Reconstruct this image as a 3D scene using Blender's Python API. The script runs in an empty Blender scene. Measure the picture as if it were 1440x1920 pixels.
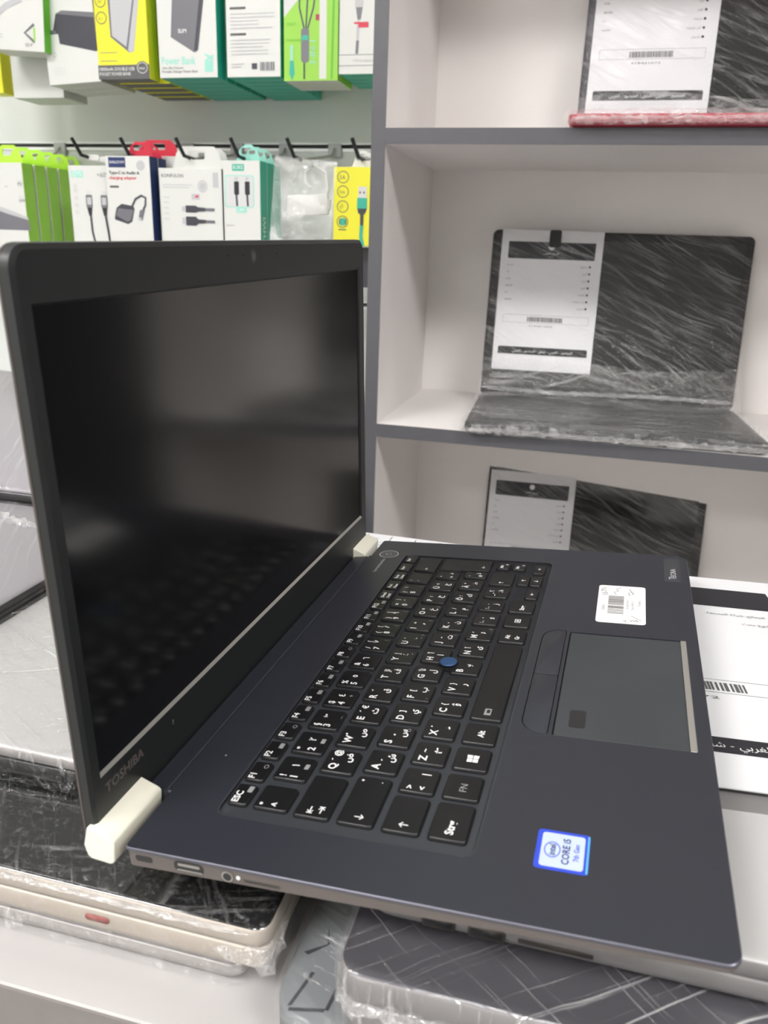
import bpy, bmesh, math, random
from mathutils import Matrix, Vector, noise
random.seed(7)
PI = math.pi
# ------------------------------------------------------------------ camera, world, exposure
SC = bpy.context.scene
COL = SC.collection
cam = bpy.data.cameras.new('camera'); camo = bpy.data.objects.new('camera', cam); COL.objects.link(camo)
cam.sensor_fit = 'VERTICAL'; cam.sensor_height = 36; cam.lens = 1464.57 / 1920 * 36; cam.clip_start = .01
R0 = Vector((0.9683, 0.2475, 0.0331)); R1 = Vector((0.1095, -0.3017, -0.9471)); R2 = Vector((-0.2244, 0.9207, -0.3192))
mw = Matrix((( R0.x, -R1.x, -R2.x, 0), (R0.y, -R1.y, -R2.y, 0), (R0.z, -R1.z, -R2.z, 1.06), (0, 0, 0, 1)))
camo.matrix_world = mw
cam.dof.use_dof = True; cam.dof.focus_distance = .46; cam.dof.aperture_fstop = 15
SC.camera = camo
SC.view_settings.view_transform = 'Standard'; SC.view_settings.look = 'None'
SC.view_settings.gamma = 1; SC.view_settings.use_curve_mapping = False
SC.view_settings.exposure = -0.1
W = bpy.data.worlds.new('world'); SC.world = W; W.use_nodes = True
W.node_tree.nodes['Background'].inputs[0].default_value = (.9, .95, 1, 1); W.node_tree.nodes['Background'].inputs[1].default_value = .3
LAMP = 30.0     # strength of every ceiling panel

# ------------------------------------------------------------------ materials
M = {}
def mat(n, col, rough=.5, metal=0, spec=.5, coat=0, em=0, noise_amt=0, nscale=40, bump=0, bscale=300, trans=0):
    m = bpy.data.materials.new(n); m.use_nodes = True; nt = m.node_tree; b = nt.nodes['Principled BSDF']
    b.inputs['Base Color'].default_value = (*col, 1); b.inputs['Roughness'].default_value = rough
    b.inputs['Metallic'].default_value = metal; b.inputs['Specular IOR Level'].default_value = spec
    b.inputs['Coat Weight'].default_value = coat; b.inputs['Coat Roughness'].default_value = .08
    if trans: b.inputs['Transmission Weight'].default_value = trans
    if em:
        b.inputs['Emission Color'].default_value = (*col, 1); b.inputs['Emission Strength'].default_value = em
    if noise_amt or bump:
        tc = nt.nodes.new('ShaderNodeTexCoord'); nz = nt.nodes.new('ShaderNodeTexNoise')
        nz.inputs['Scale'].default_value = nscale; nz.inputs['Detail'].default_value = 4
        nt.links.new(tc.outputs['Object'], nz.inputs['Vector'])
        if noise_amt:
            mx = nt.nodes.new('ShaderNodeMix'); mx.data_type = 'RGBA'
            mx.inputs['A'].default_value = (*[c * (1 - noise_amt) for c in col], 1)
            mx.inputs['B'].default_value = (*[min(1, c * (1 + noise_amt)) for c in col], 1)
            nt.links.new(nz.outputs['Fac'], mx.inputs['Factor']); nt.links.new(mx.outputs['Result'], b.inputs['Base Color'])
        if bump:
            n2 = nt.nodes.new('ShaderNodeTexNoise'); n2.inputs['Scale'].default_value = bscale; n2.inputs['Detail'].default_value = 3
            nt.links.new(tc.outputs['Object'], n2.inputs['Vector'])
            bp = nt.nodes.new('ShaderNodeBump'); bp.inputs['Strength'].default_value = bump; bp.inputs['Distance'].default_value = .001
            nt.links.new(n2.outputs['Fac'], bp.inputs['Height']); nt.links.new(bp.outputs['Normal'], b.inputs['Normal'])
    M[n] = m; return m

mat('deck', (.022, .024, .033), .42, 0, .7, bump=.05, bscale=2500)
mat('deck_edge', (.13, .13, .16), .35, .6)
mat('base_side', (.125, .108, .10), .5, 0, .4)
mat('under', (.012, .012, .013), .6)
mat('tray', (.046, .050, .058), .45)
mat('key', (.0078, .0078, .0088), .34, 0, .45)
mat('legend', (.78, .78, .78), .5); mat('legend_dim', (.28, .28, .28), .5)
mat('groove', (.003, .003, .004), .7)
mat('touchpad', (.045, .05, .055), .36, noise_amt=.2, nscale=25)
mat('steel_and_lit_lip', (.55, .54, .50), .35, .7)
mat('blue', (.02, .065, .17), .5)
mat('hinge', (.83, .81, .68), .4)
mat('bezel', (.017, .0185, .019), .42, bump=.05, bscale=2500)
mat('screen', (.002, .0022, .0025), .14, 0, 1.0)
mat('lid_side', (.075, .062, .055), .45)
mat('logo_dark', (.16, .14, .13), .4, .3)
mat('lens', (.01, .01, .012), .05, coat=1)
mat('white', (.80, .80, .79), .5); mat('paper', (.74, .74, .76), .6); mat('ink', (.02, .02, .025), .6)
mat('ink_mid', (.22, .22, .24), .6); mat('ink_grey', (.10, .10, .105), .55)
mat('sticker_blue', (.05, .10, .75), .25, .3); mat('sticker_cyan', (.15, .55, .8), .25, .3); mat('sticker_white', (.52, .60, .86), .3)
mat('label_white', (.86, .85, .83), .5)
mat('plate', (.045, .047, .055), .35)
mat('port', (.02, .02, .02), .4); mat('port_metal', (.5, .48, .45), .3, .9)
mat('cab_white', (.87, .835, .815), .45, noise_amt=.03, nscale=8)
mat('cab_grey_dark', (.022, .022, .024), .3); mat('cab_grey', (.095, .095, .105), .4, noise_amt=.1, nscale=60)
mat('wall_white', (.70, .73, .71), .45); mat('slat_lip', (.85, .87, .87), .3, .2); mat('slat_dark', (.16, .17, .17), .5)
mat('room_white', (.72, .72, .70), .7); mat('dark_wall', (.03, .03, .032), .6); mat('floor', (.35, .34, .33), .3)
mat('desk_white', (.50, .485, .48), .35, noise_amt=.04, nscale=14); mat('desk_edge', (.22, .20, .19), .5, noise_amt=.3, nscale=30)
mat('silver', (.50, .495, .49), .42, .25); mat('silver_side', (.42, .40, .39), .4, .4); mat('silver_dark', (.27, .26, .26), .45, .3)
mat('gold', (.50, .45, .39), .4, .3, noise_amt=.12, nscale=20); mat('stain', (.35, .10, .09), .6)
mat('gloss_black', (.006, .006, .007), .08, coat=1); mat('lap_black', (.016, .016, .018), .35); mat('lap_side', (.05, .048, .05), .4)
mat('lap_grey', (.20, .20, .215), .42, .2); mat('graphite', (.075, .072, .085), .3, .3); mat('slate', (.19, .20, .21), .5); mat('slate_dark', (.06, .063, .07), .5)
mat('purple_grey', (.30, .285, .31), .45, .1)
mat('red', (.38, .03, .055), .4)
mat('green', (.30, .62, .06), .45); mat('green_deep', (.12, .48, .02), .45); mat('teal', (.03, .42, .30), .45); mat('teal_pale', (.32, .68, .58), .5)
mat('yellow', (.80, .76, .03), .45); mat('navy', (.012, .03, .12), .45); mat('tab_red', (.62, .02, .05), .4)
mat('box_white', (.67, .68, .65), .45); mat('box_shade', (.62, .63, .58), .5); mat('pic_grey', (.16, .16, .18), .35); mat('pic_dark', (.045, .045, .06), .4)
mat('pic_light', (.50, .50, .52), .4); mat('pic_pale', (.62, .63, .63), .4); mat('hook', (.03, .03, .032), .35, .5); mat('lime_tab', (.50, .85, .06), .35)
mat('band_grey', (.10, .10, .10), .5)
mat('bag_clip', (.02, .02, .02), .4)
mat('lamp', (1, .975, .96), .5, em=LAMP); mat('strip_lamp', (1, .975, .96), .5, em=LAMP * .5)
mat('lamp_frame', (.8, .8, .8), .4)

def film(n, ang=20, ang2=None, dens=.10, gain=.5, sx=6, sy=120, rough=.16, bump=.35, crump=0, lo=.52, hi=.72, white=.8):
    """cling film: clear between folds, milky and glossy along the pulled creases"""
    m = bpy.data.materials.new(n); m.use_nodes = True; nt = m.node_tree; nd = nt.nodes; lk = nt.links.new
    b = nd['Principled BSDF']; out = nd['Material Output']
    b.inputs['Base Color'].default_value = (white, white, white, 1); b.inputs['Roughness'].default_value = rough
    b.inputs['Specular IOR Level'].default_value = .8
    tc = nd.new('ShaderNodeTexCoord')
    wob = nd.new('ShaderNodeTexNoise'); wob.inputs['Scale'].default_value = 7; lk(tc.outputs['Object'], wob.inputs['Vector'])
    add = nd.new('ShaderNodeVectorMath'); add.operation = 'MULTIPLY_ADD'
    lk(wob.outputs['Color'], add.inputs[0]); add.inputs[1].default_value = (.03, .03, .03); lk(tc.outputs['Object'], add.inputs[2])
    def streak(a, lo_, hi_, k):
        r = nd.new('ShaderNodeMapping'); r.vector_type = 'POINT'; r.inputs['Rotation'].default_value = (0, 0, math.radians(a)); lk(add.outputs[0], r.inputs['Vector'])
        s = nd.new('ShaderNodeMapping'); s.inputs['Scale'].default_value = (sx * k, sy * k, sx * 4 * k); lk(r.outputs[0], s.inputs['Vector'])
        nz = nd.new('ShaderNodeTexNoise'); nz.inputs['Scale'].default_value = 1; nz.inputs['Detail'].default_value = 5; nz.inputs['Roughness'].default_value = .6
        lk(s.outputs[0], nz.inputs['Vector'])
        mr = nd.new('ShaderNodeMapRange'); mr.inputs[1].default_value = lo_; mr.inputs[2].default_value = hi_; lk(nz.outputs['Fac'], mr.inputs[0])
        return mr.outputs[0]
    def mth(op, a, c):
        x = nd.new('ShaderNodeMath'); x.operation = op
        for i, v in enumerate((a, c)):
            if isinstance(v, (int, float)): x.inputs[i].default_value = v
            else: lk(v, x.inputs[i])
        return x.outputs[0]
    h = streak(ang, lo, hi, 1)
    if ang2 is not None: h = mth('MAXIMUM', h, streak(ang2, lo + .015, hi + .015, 1.1))
    # patches: creases come and go
    pn = nd.new('ShaderNodeTexNoise'); pn.inputs['Scale'].default_value = 14; pn.inputs['Detail'].default_value = 2; lk(tc.outputs['Object'], pn.inputs['Vector'])
    pr = nd.new('ShaderNodeMapRange'); pr.inputs[1].default_value = .38; pr.inputs[2].default_value = .62; lk(pn.outputs['Fac'], pr.inputs[0])
    h = mth('MULTIPLY', h, mth('ADD', mth('MULTIPLY', pr.outputs[0], .8), .2))
    if crump:
        cn = nd.new('ShaderNodeTexNoise'); cn.inputs['Scale'].default_value = 150; cn.inputs['Detail'].default_value = 6; cn.inputs['Distortion'].default_value = 2.5
        lk(tc.outputs['Object'], cn.inputs['Vector'])
        c2 = nd.new('ShaderNodeMapRange'); c2.inputs[1].default_value = .5; c2.inputs[2].default_value = .75; lk(cn.outputs['Fac'], c2.inputs[0])
        h = mth('ADD', h, mth('MULTIPLY', c2.outputs[0], crump))
    fac = mth('ADD', mth('MULTIPLY', h, gain), dens)
    fr = nd.new('ShaderNodeFresnel'); fr.inputs['IOR'].default_value = 1.35
    fac = mth('MINIMUM', mth('ADD', fac, mth('MULTIPLY', fr.outputs[0], .22)), .93)
    bp = nd.new('ShaderNodeBump'); bp.inputs['Strength'].default_value = bump; bp.inputs['Distance'].default_value = .003; lk(h, bp.inputs['Height'])
    lk(bp.outputs[0], b.inputs['Normal'])
    gl = nd.new('ShaderNodeBsdfGlossy'); gl.inputs['Roughness'].default_value = .12; gl.inputs['Color'].default_value = (1, 1, 1, 1); lk(bp.outputs[0], gl.inputs['Normal'])
    m1 = nd.new('ShaderNodeMixShader'); m1.inputs[0].default_value = .45; lk(b.outputs[0], m1.inputs[1]); lk(gl.outputs[0], m1.inputs[2])
    tr = nd.new('ShaderNodeBsdfTransparent'); mx = nd.new('ShaderNodeMixShader'); ad = nd.new('ShaderNodeAddShader')
    cmb = nd.new('ShaderNodeCombineColor'); tv = mth('SUBTRACT', 1.0, mth('MULTIPLY', fac, .6))      # thin film: folds dim what lies behind only partly
    for i in range(3): lk(tv, cmb.inputs[i])
    lk(cmb.outputs[0], tr.inputs['Color'])
    lk(fac, mx.inputs[0]); lk(m1.outputs[0], mx.inputs[2]); lk(mx.outputs[0], ad.inputs[0]); lk(tr.outputs[0], ad.inputs[1]); lk(ad.outputs[0], out.inputs['Surface'])
    M[n] = m; return m
film('film_diag', 20, 34, .015, .45, 7, 270, lo=.5, hi=.72, white=.6, bump=.6)
film('film_base', 3, -14, .06, .6, 7, 210, crump=.6, lo=.50, hi=.72, bump=.9)
film('film_edge', 3, 60, .18, .6, 10, 90, crump=.9, bump=.9)
film('film_silver', 25, -30, .02, .6, 10, 240, crump=.3, bump=1.0, lo=.55, hi=.68, white=.9)
film('film_grey', 62, None, .06, .5, 5, 230, lo=.52, hi=.72, bump=.5)
film('film_black', -15, 55, .01, .5, 14, 260, crump=.22, bump=.9, lo=.57, hi=.72)
film('film_cross', -38, 42, .03, .75, 5, 380, bump=.9, lo=.59, hi=.64, white=.75)
film('film_bag', 35, -40, .10, .45, 12, 80, crump=.25, bump=.8, white=.85)

# ------------------------------------------------------------------ mesh helpers
def tag(o, label=None, cat=None, group=None, kind=None):
    if label: o['label'] = label
    if cat: o['category'] = cat
    if group: o['group'] = group
    if kind: o['kind'] = kind
    return o
def root(name, label, cat, loc=(0, 0, 0), rot=(0, 0, 0), group=None):
    o = bpy.data.objects.new(name, None); COL.objects.link(o); o.location = loc; o.rotation_euler = rot
    o.empty_display_size = .02
    return tag(o, label, cat, group)
def obj(name, bm, mats, parent=None, s=1.0, smooth=True, mx=None, loc=None, bevel=0, ang=35, seg=2):
    if s != 1.0: bmesh.ops.scale(bm, vec=(s, s, s), verts=bm.verts)
    me = bpy.data.meshes.new(name)
    if smooth: 
        for f in bm.faces: f.smooth = True
        for e in bm.edges:
            if len(e.link_faces) == 2 and e.calc_face_angle(0) > math.radians(ang): e.smooth = False
    bm.to_mesh(me); bm.free()
    if not isinstance(mats, (list, tuple)): mats = [mats]
    for m in mats: me.materials.append(M[m] if isinstance(m, str) else m)
    o = bpy.data.objects.new(name, me); COL.objects.link(o)
    if parent: o.parent = parent
    if mx is not None: o.matrix_local = mx
    if loc is not None: o.location = loc
    if bevel:
        b = o.modifiers.new('bevel', 'BEVEL'); b.width = bevel; b.segments = seg; b.limit_method = 'ANGLE'; b.angle_limit = math.radians(40)
    return o
def BM(): return bmesh.new()
def box(bm, x0, y0, z0, x1, y1, z1, mi=0):
    v = [bm.verts.new(c) for c in ((x0, y0, z0), (x1, y0, z0), (x1, y1, z0), (x0, y1, z0), (x0, y0, z1), (x1, y0, z1), (x1, y1, z1), (x0, y1, z1))]
    fs = []
    for q in ((3, 2, 1, 0), (4, 5, 6, 7), (0, 1, 5, 4), (1, 2, 6, 5), (2, 3, 7, 6), (3, 0, 4, 7)):
        f = bm.faces.new([v[i] for i in q]); f.material_index = mi; fs.append(f)
    return fs      # bottom, top, front(-y), right(+x), back, left
def rr(x0, y0, x1, y1, r, n=6):
    if not isinstance(r, (list, tuple)): r = (r,) * 4          # bl br tr tl
    P = []
    for cx, cy, q, rad in ((x0, y0, 2, r[0]), (x1, y0, 3, r[1]), (x1, y1, 0, r[2]), (x0, y1, 1, r[3])):
        rad = max(rad, 1e-5)
        ox = cx + (rad if cx == x0 else -rad); oy = cy + (rad if cy == y0 else -rad)
        for i in range(n + 1):
            a = q * PI / 2 + i / n * PI / 2; P.append((ox + rad * math.cos(a), oy + rad * math.sin(a)))
    return P
def loft(bm, loops, mi=0, cap0=True, cap1=True, mis=None):
    rings = [[bm.verts.new(c) for c in L] for L in loops]; n = len(rings[0])
    for k in range(len(rings) - 1):
        a, b = rings[k], rings[k + 1]
        for i in range(n):
            f = bm.faces.new((a[i], a[(i + 1) % n], b[(i + 1) % n], b[i])); f.material_index = mis[k] if mis else mi
    if cap0: bm.faces.new(rings[0][::-1]).material_index = mi
    if cap1: bm.faces.new(rings[-1]).material_index = mi
    return rings
def slab(bm, x0, y0, x1, y1, r, prof, mi=0, mis=None, n=6):
    """stack of inset rounded rectangles, prof = [(inset, z), ...] bottom to top"""
    L = []
    for ins, z in prof:
        rad = [max(q - ins, .05 * q + 1e-5) for q in (r if isinstance(r, (list, tuple)) else (r,) * 4)]
        L.append([(x, y, z) for x, y in rr(x0 + ins, y0 + ins, x1 - ins, y1 - ins, rad, n)])
    loft(bm, L, mi, mis=mis)
def prism(bm, pts, z0, z1, mi=0):
    loft(bm, [[(x, y, z0) for x, y in pts], [(x, y, z1) for x, y in pts]], mi)
def prism_x(bm, pts, x0, x1, mi=0):
    """pts are (y, z)"""
    loft(bm, [[(x0, y, z) for y, z in pts], [(x1, y, z) for y, z in pts]], mi)
    bmesh.ops.recalc_face_normals(bm, faces=bm.faces)
def holed(bm, outer, holes, z, mi=0, depth=0, floor_mi=None, wall_mi=None):
    """flat face at z with holes; each hole gets walls down to z-depth"""
    es = []; loops = []
    for L in [outer] + holes:
        vs = [bm.verts.new((x, y, z)) for x, y in L]; loops.append(vs)
        es += [bm.edges.new((vs[i], vs[(i + 1) % len(vs)])) for i in range(len(vs))]
    g = bmesh.ops.triangle_fill(bm, edges=es, use_beauty=True, use_dissolve=False)
    for f in g['geom']:
        if isinstance(f, bmesh.types.BMFace):
            f.material_index = mi
            if f.normal.z < 0: f.normal_flip()
    for vs in loops[1:]:
        lo = [bm.verts.new((v.co.x, v.co.y, z - depth)) for v in vs]; n = len(vs)
        for i in range(n):
            f = bm.faces.new((vs[i], vs[(i + 1) % n], lo[(i + 1) % n], lo[i])); f.material_index = wall_mi or mi
        if floor_mi is not None: bm.faces.new(lo).material_index = floor_mi
    return loops
def cyl(bm, c, r, z0, z1, n=24, r1=None, mi=0):
    r1 = r if r1 is None else r1
    loft(bm, [[(c[0] + r * math.cos(2 * PI * i / n), c[1] + r * math.sin(2 * PI * i / n), z0) for i in range(n)],
              [(c[0] + r1 * math.cos(2 * PI * i / n), c[1] + r1 * math.sin(2 * PI * i / n), z1) for i in range(n)]], mi)
def tube(bm, pts, r, n=8, mi=0):
    pts = [Vector(p) for p in pts]; L = []
    for i, p in enumerate(pts):
        d = (pts[min(i + 1, len(pts) - 1)] - pts[max(i - 1, 0)]).normalized()
        a = d.orthogonal().normalized() if abs(d.z) > .9 else d.cross(Vector((0, 0, 1))).normalized(); b = d.cross(a)
        L.append([p + a * r * math.cos(2 * PI * k / n) + b * r * math.sin(2 * PI * k / n) for k in range(n)])
    loft(bm, L, mi); bmesh.ops.recalc_face_normals(bm, faces=bm.faces)

# ------------------------------------------------------------------ flat print: text and shapes lying on a surface
import unicodedata
_F = {}
for _c in range(0xFE80, 0xFEF5):
    _d = unicodedata.decomposition(chr(_c)).split()
    if len(_d) == 2: _F.setdefault(chr(int(_d[1], 16)), {})[_d[0][1:-1]] = chr(_c)
def arabic(w):
    out = []; J = lambda c: c in _F and 'initial' in _F[c]
    for i, c in enumerate(w):
        if c not in _F: out.append(c); continue
        p = i > 0 and J(w[i - 1]); n = J(c) and i + 1 < len(w) and w[i + 1] in _F
        k = 'medial' if p and n else 'initial' if n else 'final' if p else 'isolated'
        out.append(_F[c].get(k, _F[c].get('isolated', c)))
    return ''.join(out[::-1])
_T = {}
def text_mesh(s, bold=0.0):
    k = (s, bold)
    if k not in _T:
        c = bpy.data.curves.new('text', 'FONT'); c.body = s; c.size = 1; c.offset = bold; c.resolution_u = 2
        o = bpy.data.objects.new('text', c); m = bpy.data.meshes.new_from_object(o)
        V = [(v.co.x, v.co.y) for v in m.vertices]; F = [tuple(q.vertices) for q in m.polygons]
        bpy.data.objects.remove(o); bpy.data.curves.remove(c); bpy.data.meshes.remove(m)
        _T[k] = (V, F)
    return _T[k]
class Art:
    def __init__(s, e=.0001, px=None):
        """px = (u0, v0, u1, v1, U, V): picture units u0..u1, v0..v1 mapped onto 0..U, 0..V"""
        s.bm = bmesh.new(); s.ms = []; s.e = e; s.k = 0; s.px = px
    def T(s, u, v):
        if s.px:
            a, b, c, d, U, V = s.px; return ((u - a) / (c - a) * U, (v - b) / (d - b) * V)
        return (u, v)
    def mi(s, m):
        if m not in s.ms: s.ms.append(m)
        return s.ms.index(m)
    def lay(s, k=None):
        if k is not None: return s.e * .1
        s.k += 1; return s.e * (.2 + s.k * .1)
    def poly(s, P, m, k=None):
        z = s.lay(k); f = s.bm.faces.new([s.bm.verts.new((*s.T(u, v), z)) for u, v in P]); f.normal_update()
        if f.normal.z < 0: f.normal_flip()
        f.material_index = s.mi(m); return s
    def rect(s, a, b, c, d, m, k=None): return s.poly([(a, b), (c, b), (c, d), (a, d)], m, k)
    def rrect(s, a, b, c, d, r, m, k=None): return s.poly(rr(min(a, c), min(b, d), max(a, c), max(b, d), r, 4), m, k)
    def ell(s, x, y, rx, ry, m, n=24): return s.poly([(x + rx * math.cos(2 * PI * i / n), y + ry * math.sin(2 * PI * i / n)) for i in range(n)], m)
    def ring(s, x, y, rx, ry, t, m, n=28):
        z = s.lay(); mi = s.mi(m); V = []
        for i in range(n):
            a = 2 * PI * i / n; ca, sa = math.cos(a), math.sin(a)
            V.append((s.bm.verts.new((*s.T(x + rx * ca, y + ry * sa), z)), s.bm.verts.new((*s.T(x + (rx - t) * ca, y + (ry - t * ry / rx) * sa), z))))
        for i in range(n):
            a, b = V[i], V[(i + 1) % n]; f = s.bm.faces.new((a[0], b[0], b[1], a[1])); f.material_index = mi
        return s
    def line(s, P, w, m):
        z = s.lay(); P = [Vector(s.T(*p)) for p in P]; mi = s.mi(m); L = []
        for i, p in enumerate(P):
            d = (P[min(i + 1, len(P) - 1)] - P[max(i - 1, 0)]).normalized(); n = Vector((-d.y, d.x)) * w / 2
            L.append((s.bm.verts.new((*(p + n), z)), s.bm.verts.new((*(p - n), z))))
        for a, b in zip(L, L[1:]): s.bm.faces.new((a[0], a[1], b[1], b[0])).material_index = mi
        return s
    def text(s, t, x, y, h, m, al='l', rot=0, ws=1.0, bold=0, W=None):
        """h = capital height in metres-or-local units, (x, y) baseline start / centre"""
        if len(t) > 1 and any(c in _F for c in t): t = chr(0xFEFB) if t == 'لا' else arabic(t)
        V, F = text_mesh(t, bold)
        if not V: return s
        x0 = min(v[0] for v in V); x1 = max(v[0] for v in V); sc = h / .69
        if W: ws = W / ((x1 - x0) * sc)
        off = {'l': x0, 'c': (x0 + x1) / 2, 'r': x1}[al]; X, Y = s.T(x, y); z = s.lay(); mi = s.mi(m); ca, sa = math.cos(rot), math.sin(rot)
        vs = []
        for a, b in V:
            a = (a - off) * sc * ws; b = b * sc; vs.append(s.bm.verts.new((X + a * ca - b * sa, Y + a * sa + b * ca, z)))
        for q in F:
            try:
                f = s.bm.faces.new([vs[i] for i in q]); f.material_index = mi
            except ValueError: pass
        return s
    def bars(s, x0, y0, x1, y1, m, n=26, seed=3, vertical=True):
        rnd = random.Random(seed); x = x0; z = s.lay(); st = (x1 - x0) / n
        mi = s.mi(m); p = 0.0
        while p < 1:
            w = rnd.choice((.5, 1, 1, 1.6)) / n; g = rnd.choice((.5, .8, 1.2)) / n
            if p + w > 1: break
            if vertical: Q = [(x0 + p * (x1 - x0), y0), (x0 + (p + w) * (x1 - x0), y0), (x0 + (p + w) * (x1 - x0), y1), (x0 + p * (x1 - x0), y1)]
            else: Q = [(x0, y0 + p * (y1 - y0)), (x1, y0 + p * (y1 - y0)), (x1, y0 + (p + w) * (y1 - y0)), (x0, y0 + (p + w) * (y1 - y0))]
            s.bm.faces.new([s.bm.verts.new((*s.T(u, v), z)) for u, v in Q]).material_index = mi
            p += w + g
        return s
    def make(s, name, parent, mx, scale=1.0): return obj(name, s.bm, s.ms, parent, scale, smooth=False, mx=mx)
FRONT = Matrix.Rotation(PI / 2, 4, 'X')        # print plane XY -> upright plane facing -y (x right, z up)
def T3(x, y, z): return Matrix.Translation((x, y, z))

# ================================================================== THE ROOM
def struct(name, bm, mats, smooth=False, **k): return tag(obj(name, bm, mats, None, smooth=smooth, **k), kind='structure')
b = BM(); box(b, -3, -4, -.05, 3, 1.36, 0); struct('floor', b, 'floor')
b = BM(); box(b, -3, -4, 2.8, 3, 1.36, 2.85); struct('ceiling', b, 'room_white')
b = BM(); box(b, -3.05, -4, 0, -3, 1.36, 2.8); struct('wall_left', b, 'room_white')
b = BM(); box(b, 3, -4, 0, 3.05, 1.36, 2.8); struct('wall_right', b, 'dark_wall')
b = BM(); box(b, -3, -4.05, 0, 3, -4, 2.8); struct('wall_front', b, 'room_white')
# slat wall behind: boards with aluminium-lipped channels between them
b = BM(); box(b, -3, 1.318, 0, 3, 1.36, 2.8, 1)
grooves = [.489, .73, .97, 1.211, 1.452, 1.693, 1.934, 2.175]
z = 0
for g in grooves + [2.81]:
    box(b, -3, 1.30, z, 3, 1.3179, min(g - .0035, 2.8), 0); z = g + .0035
struct('wall_back', b, ['wall_white', 'slat_dark'])
b = BM()
for g in grooves:
    box(b, -3, 1.2975, g - .0075, 3, 1.2999, g - .0030); box(b, -3, 1.2975, g + .0028, 3, 1.2999, g + .0055)
struct('trim_1', b, 'slat_lip')
# ceiling panels, the light of the shop
def ceiling_light(x, y, w, d, label):
    t = root('ceiling_light', label, 'ceiling light', (x, y, 2.8), group='ceiling light panels')
    b = BM(); slab(b, -w / 2 - .02, -d / 2 - .02, w / 2 + .02, d / 2 + .02, .01, [(0, -.02), (0, -.0005)]); obj('frame', b, 'lamp_frame', t, smooth=False)
    b = BM(); box(b, -w / 2, -d / 2, -.024, w / 2, d / 2, -.0205); obj('diffuser', b, 'lamp' if d > .1 else 'strip_lamp', t, smooth=False)
for (x, y, w, d, wh) in ((.55, .45, 1.2, .08, 'above the desk, right of the open laptop'), (-1.3, .45, 1.2, .08, 'above the left end of the desk'),
                         (-.02, -1.15, .42, .6, 'small one just behind the camera'), (1.75, -.9, 1.2, .6, 'behind the camera far to the right'), (-1.5, -1.15, 1.2, .6, 'behind the camera on the left'), (-1.4, -2.9, 1.2, .6, 'farthest back in the shop')):
    ceiling_light(x, y, w, d, 'white rectangular ceiling light panel ' + wh)

# ================================================================== CABINET
cab = root('display_cabinet', 'white open shelf cabinet with dark grey front edges holding film wrapped laptops', 'cabinet', (0, 0, 0))
def board(name, x0, y0, z0, x1, y1, z1, parent=cab):
    b = BM(); box(b, x0, y0, z0, x1, y1, z1); o = obj(name, b, 'cab_white', parent, smooth=False); return o
def band(o, x0, z0, x1, z1):
    b = BM(); box(b, x0, .9835, z0, x1, .9849, z1); obj('edge_band', b, 'cab_grey', o, smooth=False)
levels = [(.10, .118), (.468, .486), (.8233, .8406), (1.1777, 1.1950), (1.532, 1.5493), (1.886, 1.904)]
for x0, x1 in ((-.2713, -.2542), (.360, .377)):
    o = board('side_panel', x0, .985, 0, x1, 1.283, 1.904); band(o, x0, 0, x1, 1.904)
    tagx = None
for z0, z1 in levels:
    o = board('shelf', -.2541, .985, z0, .3599, 1.283, z1); band(o, -.2541, z0, .3599, z1)
b = BM(); box(b, -.2713, 1.2832, 0, .377, 1.289, 1.904); obj('back_panel', b, 'cab_white', cab, smooth=False)
# dark unit standing to the right of the cabinet
u = root('dark_cabinet', 'dark grey closed cabinet standing right of the white shelf cabinet', 'cabinet', (.38, 1.0, 0))
b = BM(); slab(b, 0, 0, .9, .28, .002, [(0, .0), (0, 2.0)]); obj('body', b, 'dark_wall', u, smooth=False)
for x in (.012, .456):
    b = BM(); box(b, x, -.018, .06, x + .43, -.0005, 1.98); d = obj('door', b, 'dark_wall', u, smooth=False, bevel=.002)
    b = BM(); tube(b, [(x + (.4 if x < .1 else .03), -.045, .95), (x + (.4 if x < .1 else .03), -.045, 1.1)], .005); 
    for zz in (.96, 1.09): tube(b, [(x + (.4 if x < .1 else .03), -.045, zz), (x + (.4 if x < .1 else .03), -.018, zz)], .004)
    obj('handle', b, 'steel_and_lit_lip', d)

# ================================================================== DESK
desk = root('desk', 'long white laminate counter with worn front edge under the laptops', 'desk', (0, 0, 0))
b = BM(); prism(b, [(-1.7, .197), (.9, .197), (.9, .655), (-.285, .655), (-.285, 1.29), (-1.7, 1.29)], .745, .77)
for f in b.faces:
    if f.normal.y < -.5 or abs(f.calc_center_median().y - .197) < 1e-4: f.material_index = 1
obj('desk_top', b, ['desk_white', 'desk_edge'], desk, smooth=False, bevel=.0015)
for x in (-1.69, -.4, .87):
    b = BM(); box(b, x, .23, 0, x + .02, .64, .7448); obj('support_panel', b, 'cab_white', desk, smooth=False)
b = BM(); box(b, -1.669, .235, .30, -.401, .63, .318); obj('lower_shelf', b, 'cab_white', desk, smooth=False)

# ================================================================== THE OPEN LAPTOP  (millimetres, x right, y back, z up; 0 = key tops)
LM = Matrix(((0.0511, -0.9945, -0.0917, -0.094), (0.9985, 0.0529, -0.0172, 0.2383), (0.0219, -0.0907, 0.9956, 0.8477), (0, 0, 0, 1)))
lap = root('open_laptop', 'open black laptop with blue pointing nub and cream hinge ends, screen dark', 'laptop')
# orthonormalise
cx = LM.to_3x3(); q = cx.to_quaternion(); lap.rotation_mode = 'QUATERNION'; lap.rotation_quaternion = q; lap.location = LM.translation
K = .001
X0, X1, YF, YR = -31, 300.5, -162.4, 52.5
outline = rr(X0, YF, X1, YR, (5, 9, 2, 2), 6)
# widen the rear edge between the hinges
ol = []
for i, pnt in enumerate(outline): ol.append(pnt)
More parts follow.
